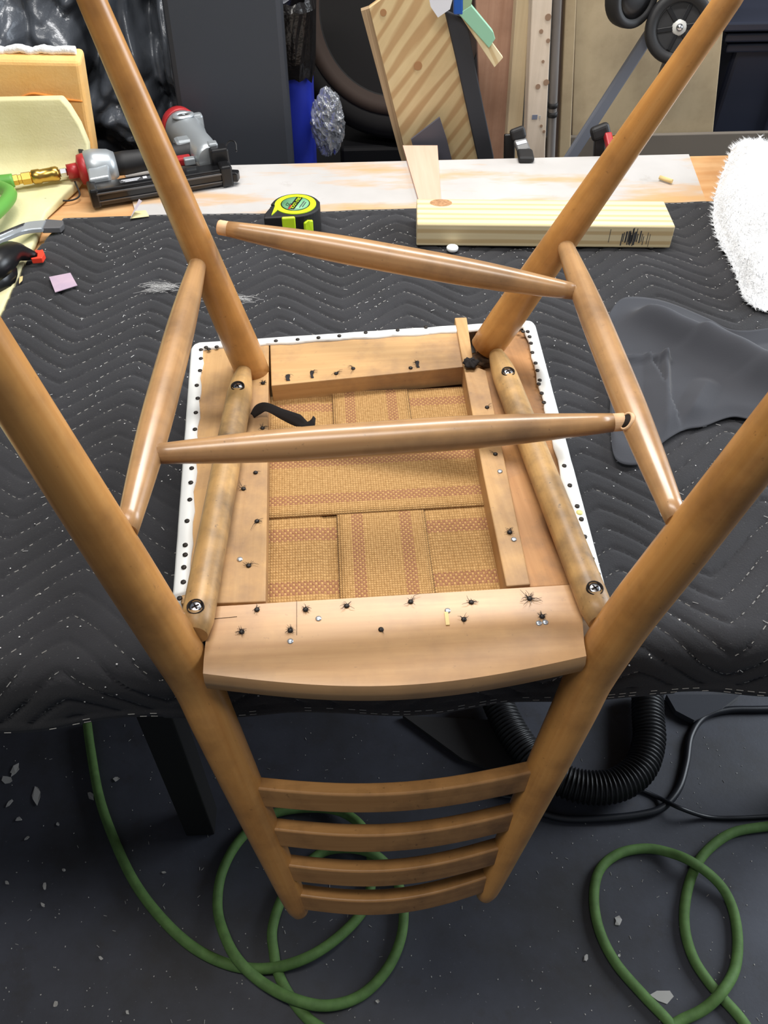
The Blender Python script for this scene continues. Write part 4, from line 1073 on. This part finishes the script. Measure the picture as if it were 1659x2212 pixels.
# folding cart with wheels
ct = thing('hand_cart', (at_y(1330, 200, 1.8).x, 1.8, 0), 'folded hand cart with black spoked wheels leaning on the tan panel', 'cart')
def wheel(c, r, ax, det=True):
    c = V(c); ax = V(ax).normalized()
    m = MB(); m.lathe([(r*.66, -.014), (r*.9, -.018), (r*.98, -.013), (r, 0), (r*.98, .013), (r*.9, .018), (r*.72, .016), (r*.68, .008)], c, ax, 40); w1 = m.build('wheel_tyre', 'black_rubber', ct)
    m = MB(); m.lathe([(r*.70, -.01), (r*.70, .007), (r*.64, .009), (r*.60, .002), (r*.2, .002), (.0001, .002)], c, ax, 36); m.build('wheel_rim', 'black_plastic', ct)
    if not det:
        m = MB(); m.lathe([(r*.72, .0), (r*.72, .012), (r*.4, .016), (.0001, .016)], c, ax, 30); m.build('wheel_cover', 'black_plastic', ct)
    if det:
        u_ = ax.orthogonal().normalized(); w_ = ax.cross(u_)
        for k in range(6):
            a_ = 1.047*k+.4; d_ = u_*math.cos(a_)+w_*math.sin(a_); s_ = ax.cross(d_)
            R = Matrix((d_, s_, ax)).transposed(); m = MB(); m.box(c+d_*r*.4+ax*.006, (r*.5, .008, .008), R); m.build('spoke', 'black_plastic', ct, bevel=.001)
        m = MB(); m.lathe([(.014, 0), (.014, .008), (.0125, .011), (.0001, .0115)], c, ax, 20); m.build('hub_washer', plain('pale_hub', (190, 190, 186), .4), ct)
        m = MB(); m.lathe([(.007, .010), (.006, .015), (.0001, .017)], c, ax, 14); m.build('hub_nut', 'steel', ct)
wheel(at_y(1466, 60, 1.74), .063, (-.22, -1, .35))
wheel(at_y(1366, -12, 1.76), .056, (.5, -1, .1), False)
a, b = at_y(1412, 60, 1.78), at_y(1243, 322, 1.74); dd = (b-a).normalized()
m = MB(); m.box((a+b)/2+dd*.12, ((b-a).length+.26, .014, .024), Matrix((dd, V((0, 1, 0)), dd.cross(V((0, 1, 0))))).transposed()); m.build('frame_tube', 'grey_tube', ct, bevel=.004)
a, b = at_y(1440, 130, 1.78), at_y(1400, 240, 1.78)
m = MB(); m.tube([a, b], .007, 10); m.build('axle_strut', 'galv', ct)
m = MB(); m.tube([at_y(1366, -12, 1.775), at_y(1466, 60, 1.765)], .006, 10); m.build('axle', 'black_plastic', ct)
# dark tote at the right
tt = thing('storage_tote', (1.06, 2.14, 0), 'large navy black plastic tote with a ribbed lid at the right behind the bench', 'tote')
tx = at_y(1552, 180, 1.93).x
m = MB(); m.prism([(tx-.03, 1.93, 0), (tx+.6, 1.93, 0), (tx+.6, 1.93, .99), (tx+.018, 1.93, .99)], (0, .45, 0)); m.build('tote_body', 'navy', tt, bevel=.012, segs=3)
for k, z in enumerate((.98, 1.005, 1.03)):
    m = MB(); m.box((tx+.30, 2.15, z+.006), (.62+.03*k, .47+.03*k, .018)); m.build('lid_rib', 'navy', tt, bevel=.004)
for k in range(3):
    m = MB(); m.box((tx+.16+.14*k, 1.925, .80), (.05, .012, .28)); m.build('body_rib', 'navy', tt, bevel=.004)

# ------------------------------------------------------------------ on the floor
FZ = .0095
def hose(name, px, label, r=.0092, mat='hose', cat='hose', z=FZ, lifts=None, n=10):
    pts = []
    for i, p in enumerate(px):
        zz = z+(p[2] if len(p) > 2 else 0); pts.append(at_z(p[0], p[1], zz))
    m = MB(); m.tube(catmull(pts, n), r, 12); return m.build(name, mat, label=label, cat=cat)
hose('air_hose', [(188, 1560), (196, 1620), (214, 1720), (245, 1810), (290, 1905), (350, 1985), (420, 2048), (500, 2085), (580, 2092, .004), (660, 2070, .016), (730, 2025, .006), (785, 1965), (803, 1900), (800, 1840), (785, 1790, .018), (740, 1755, .008), (680, 1745), (610, 1752), (560, 1775), (510, 1825), (478, 1890), (470, 1960), (485, 2020, .012), (515, 2075, .02), (570, 2125, .012), (640, 2160, .018), (710, 2172, .008), (780, 2150), (835, 2095), (865, 2030), (872, 1965), (860, 1910), (835, 1868, .012), (800, 1842, .02), (750, 1832, .01), (695, 1842), (640, 1890), (605, 1950), (588, 2010), (592, 2060), (600, 2100), (625, 2150), (665, 2200), (720, 2240)],
     'green air hose lying in overlapping coils under the chair back')
hose('air_hose', [(1800, 1800), (1720, 1782), (1650, 1786), (1580, 1800), (1525, 1840), (1495, 1890), (1480, 1950), (1480, 2010), (1498, 2070), (1530, 2120), (1560, 2155), (1600, 2200), (1640, 2260)],
     'green air hose curving under the teardrop loop on the floor')
hose('air_hose', [(1480, 2280), (1450, 2215), (1390, 2150), (1330, 2080), (1295, 2010), (1283, 1940), (1295, 1880), (1335, 1845), (1390, 1833), (1440, 1840, .006), (1495, 1862, .021), (1550, 1905, .012), (1580, 1955, .0), (1593, 2020), (1588, 2090, .004), (1560, 2142, .021), (1520, 2180, .008), (1470, 2205), (1440, 2225), (1380, 2270)],
     'green air hose forming a teardrop loop on the grey floor')
# black flexible duct
path = catmull([at_z(x, y, .046) for x, y in ((1060, 1480), (1085, 1540), (1115, 1595), (1160, 1650), (1225, 1690), (1290, 1702), (1345, 1690), (1385, 1655), (1402, 1600), (1400, 1550), (1398, 1480))], 40)
m = MB(); acc = 0; rr = []
for i, p in enumerate(path):
    if i: acc += (p-path[i-1]).length
    rr.append(.0315+.0024*math.sin(acc/.0085*2*math.pi))
m.tube(path, rr, 18); m.build('flexible_duct', 'duct', label='black ribbed flexible duct curving under the workbench', cat='duct')
hose('power_cable', [(1130, 1735), (1160, 1752), (1220, 1768), (1300, 1768), (1380, 1760), (1430, 1745), (1465, 1705), (1482, 1650), (1492, 1590), (1520, 1550), (1570, 1534), (1640, 1532), (1760, 1530)], 'black power cable looping in an s-shape past the flexible duct', .0075, 'cord', 'cable', .0085)
hose('power_cable', [(1040, 1700), (1090, 1720), (1150, 1718), (1200, 1700), (1290, 1690), (1370, 1702), (1420, 1722), (1470, 1746, .020), (1530, 1765), (1600, 1767), (1700, 1762), (1800, 1760)], 'thin black cable crossing beneath the flexible duct towards the green hose', .0045, 'cord', 'cable', .0055)
# flat sheets / scraps under the bench
m = MB(); m.prism([at_z(x, y, .012) for x, y in ((870, 1545), (1060, 1555), (1240, 1690), (1180, 1700), (1000, 1640))], (0, 0, -.011)); m.build('scrap_board', plain('dark_scrap_board', (50, 48, 48), .8), label='dark flat scrap board lying on the floor under the bench', cat='board')
m = MB(); m.prism([at_z(x, y, .02) for x, y in ((1440, 1500), (1600, 1500), (1560, 1530), (1500, 1556), (1460, 1535))], (0, 0, -.018)); m.build('rag', 'black_cloth', label='dark rag on the floor under the blanket hem', cat='rag')
# pale flakes: larger ones are things, the dust is stuff
flk = [(15, 1685, 22), (32, 1663, 26), (80, 1718, 34), (20, 1735, 14), (195, 1718, 20), (252, 1682, 16), (40, 1770, 16), (97, 1913, 14), (15, 1907, 11), (93, 1955, 11), (125, 1780, 9), (1336, 1990, 20), (1428, 2152, 40), (1266, 2070, 13), (218, 2070, 9), (120, 2170, 12), (275, 2186, 9), (816, 2163, 9), (355, 1885, 10), (1338, 2064, 7), (58, 1810, 12), (138, 1880, 9)]
rs = random.Random(21)
FL = {(80, 1718): 'largest ragged pale flake between the blanket hem and the long single run of hose', (195, 1718): 'forked pale flake almost touching the long single run of hose', (252, 1682): 'pale flake between the long single run of hose and the black bench leg', (1428, 2152): 'largest torn pale flake lying at the bottom of the teardrop hose loop', (1336, 1990): 'oblong pale flake lying inside the teardrop hose loop', (1266, 2070): 'small pale flake just outside the teardrop hose loop', (1338, 2064): 'tiny pale speck of foam inside the teardrop hose loop', (816, 2163): 'tiny pale flake beside the overlapping hose coils'}
for x, y, s in flk:
    c = at_z(x, y, .0012); r = s/2*(.00075); n_ = rs.randint(6, 9); a0 = rs.uniform(0, 6)
    el = rs.uniform(1.1, 1.9)
    pts = []
    for k in range(n_):
        a = 6.2832*k/n_+rs.uniform(-.25, .25); q = rs.uniform(.55, 1.15)*r; px_, py_ = q*math.cos(a)*el, q*math.sin(a)/el*1.3
        pts.append(c+V((px_*math.cos(a0)-py_*math.sin(a0), px_*math.sin(a0)+py_*math.cos(a0), rs.uniform(0, .002))))
    m = MB(); m.prism(pts, (0, 0, -.0012))
    m.build('foam_flake', 'flake', label=FL.get((x, y), 'pale torn flake on the bare floor beside the long single run of hose'), cat='flake', group='pale flakes on the floor')
m = MB()
for i in range(420):
    c = at_z(rs.uniform(-20, 1680), rs.uniform(1560, 2230), .0006); a = rs.uniform(0, 6.28); L = rs.choice([.0012, .0015, .002, .0025, .006]); d = V((math.cos(a), math.sin(a), 0))*L
    stitch(m, c-d*.5, c+d*.5, V((0, 0, 1)), .0005 if L > .005 else .0009, .0006)
m.build('dust_specks', 'flake', kind='stuff', label='fine pale specks and fibres scattered over the grey floor', cat='dust', origin=(.2, .5, 0))
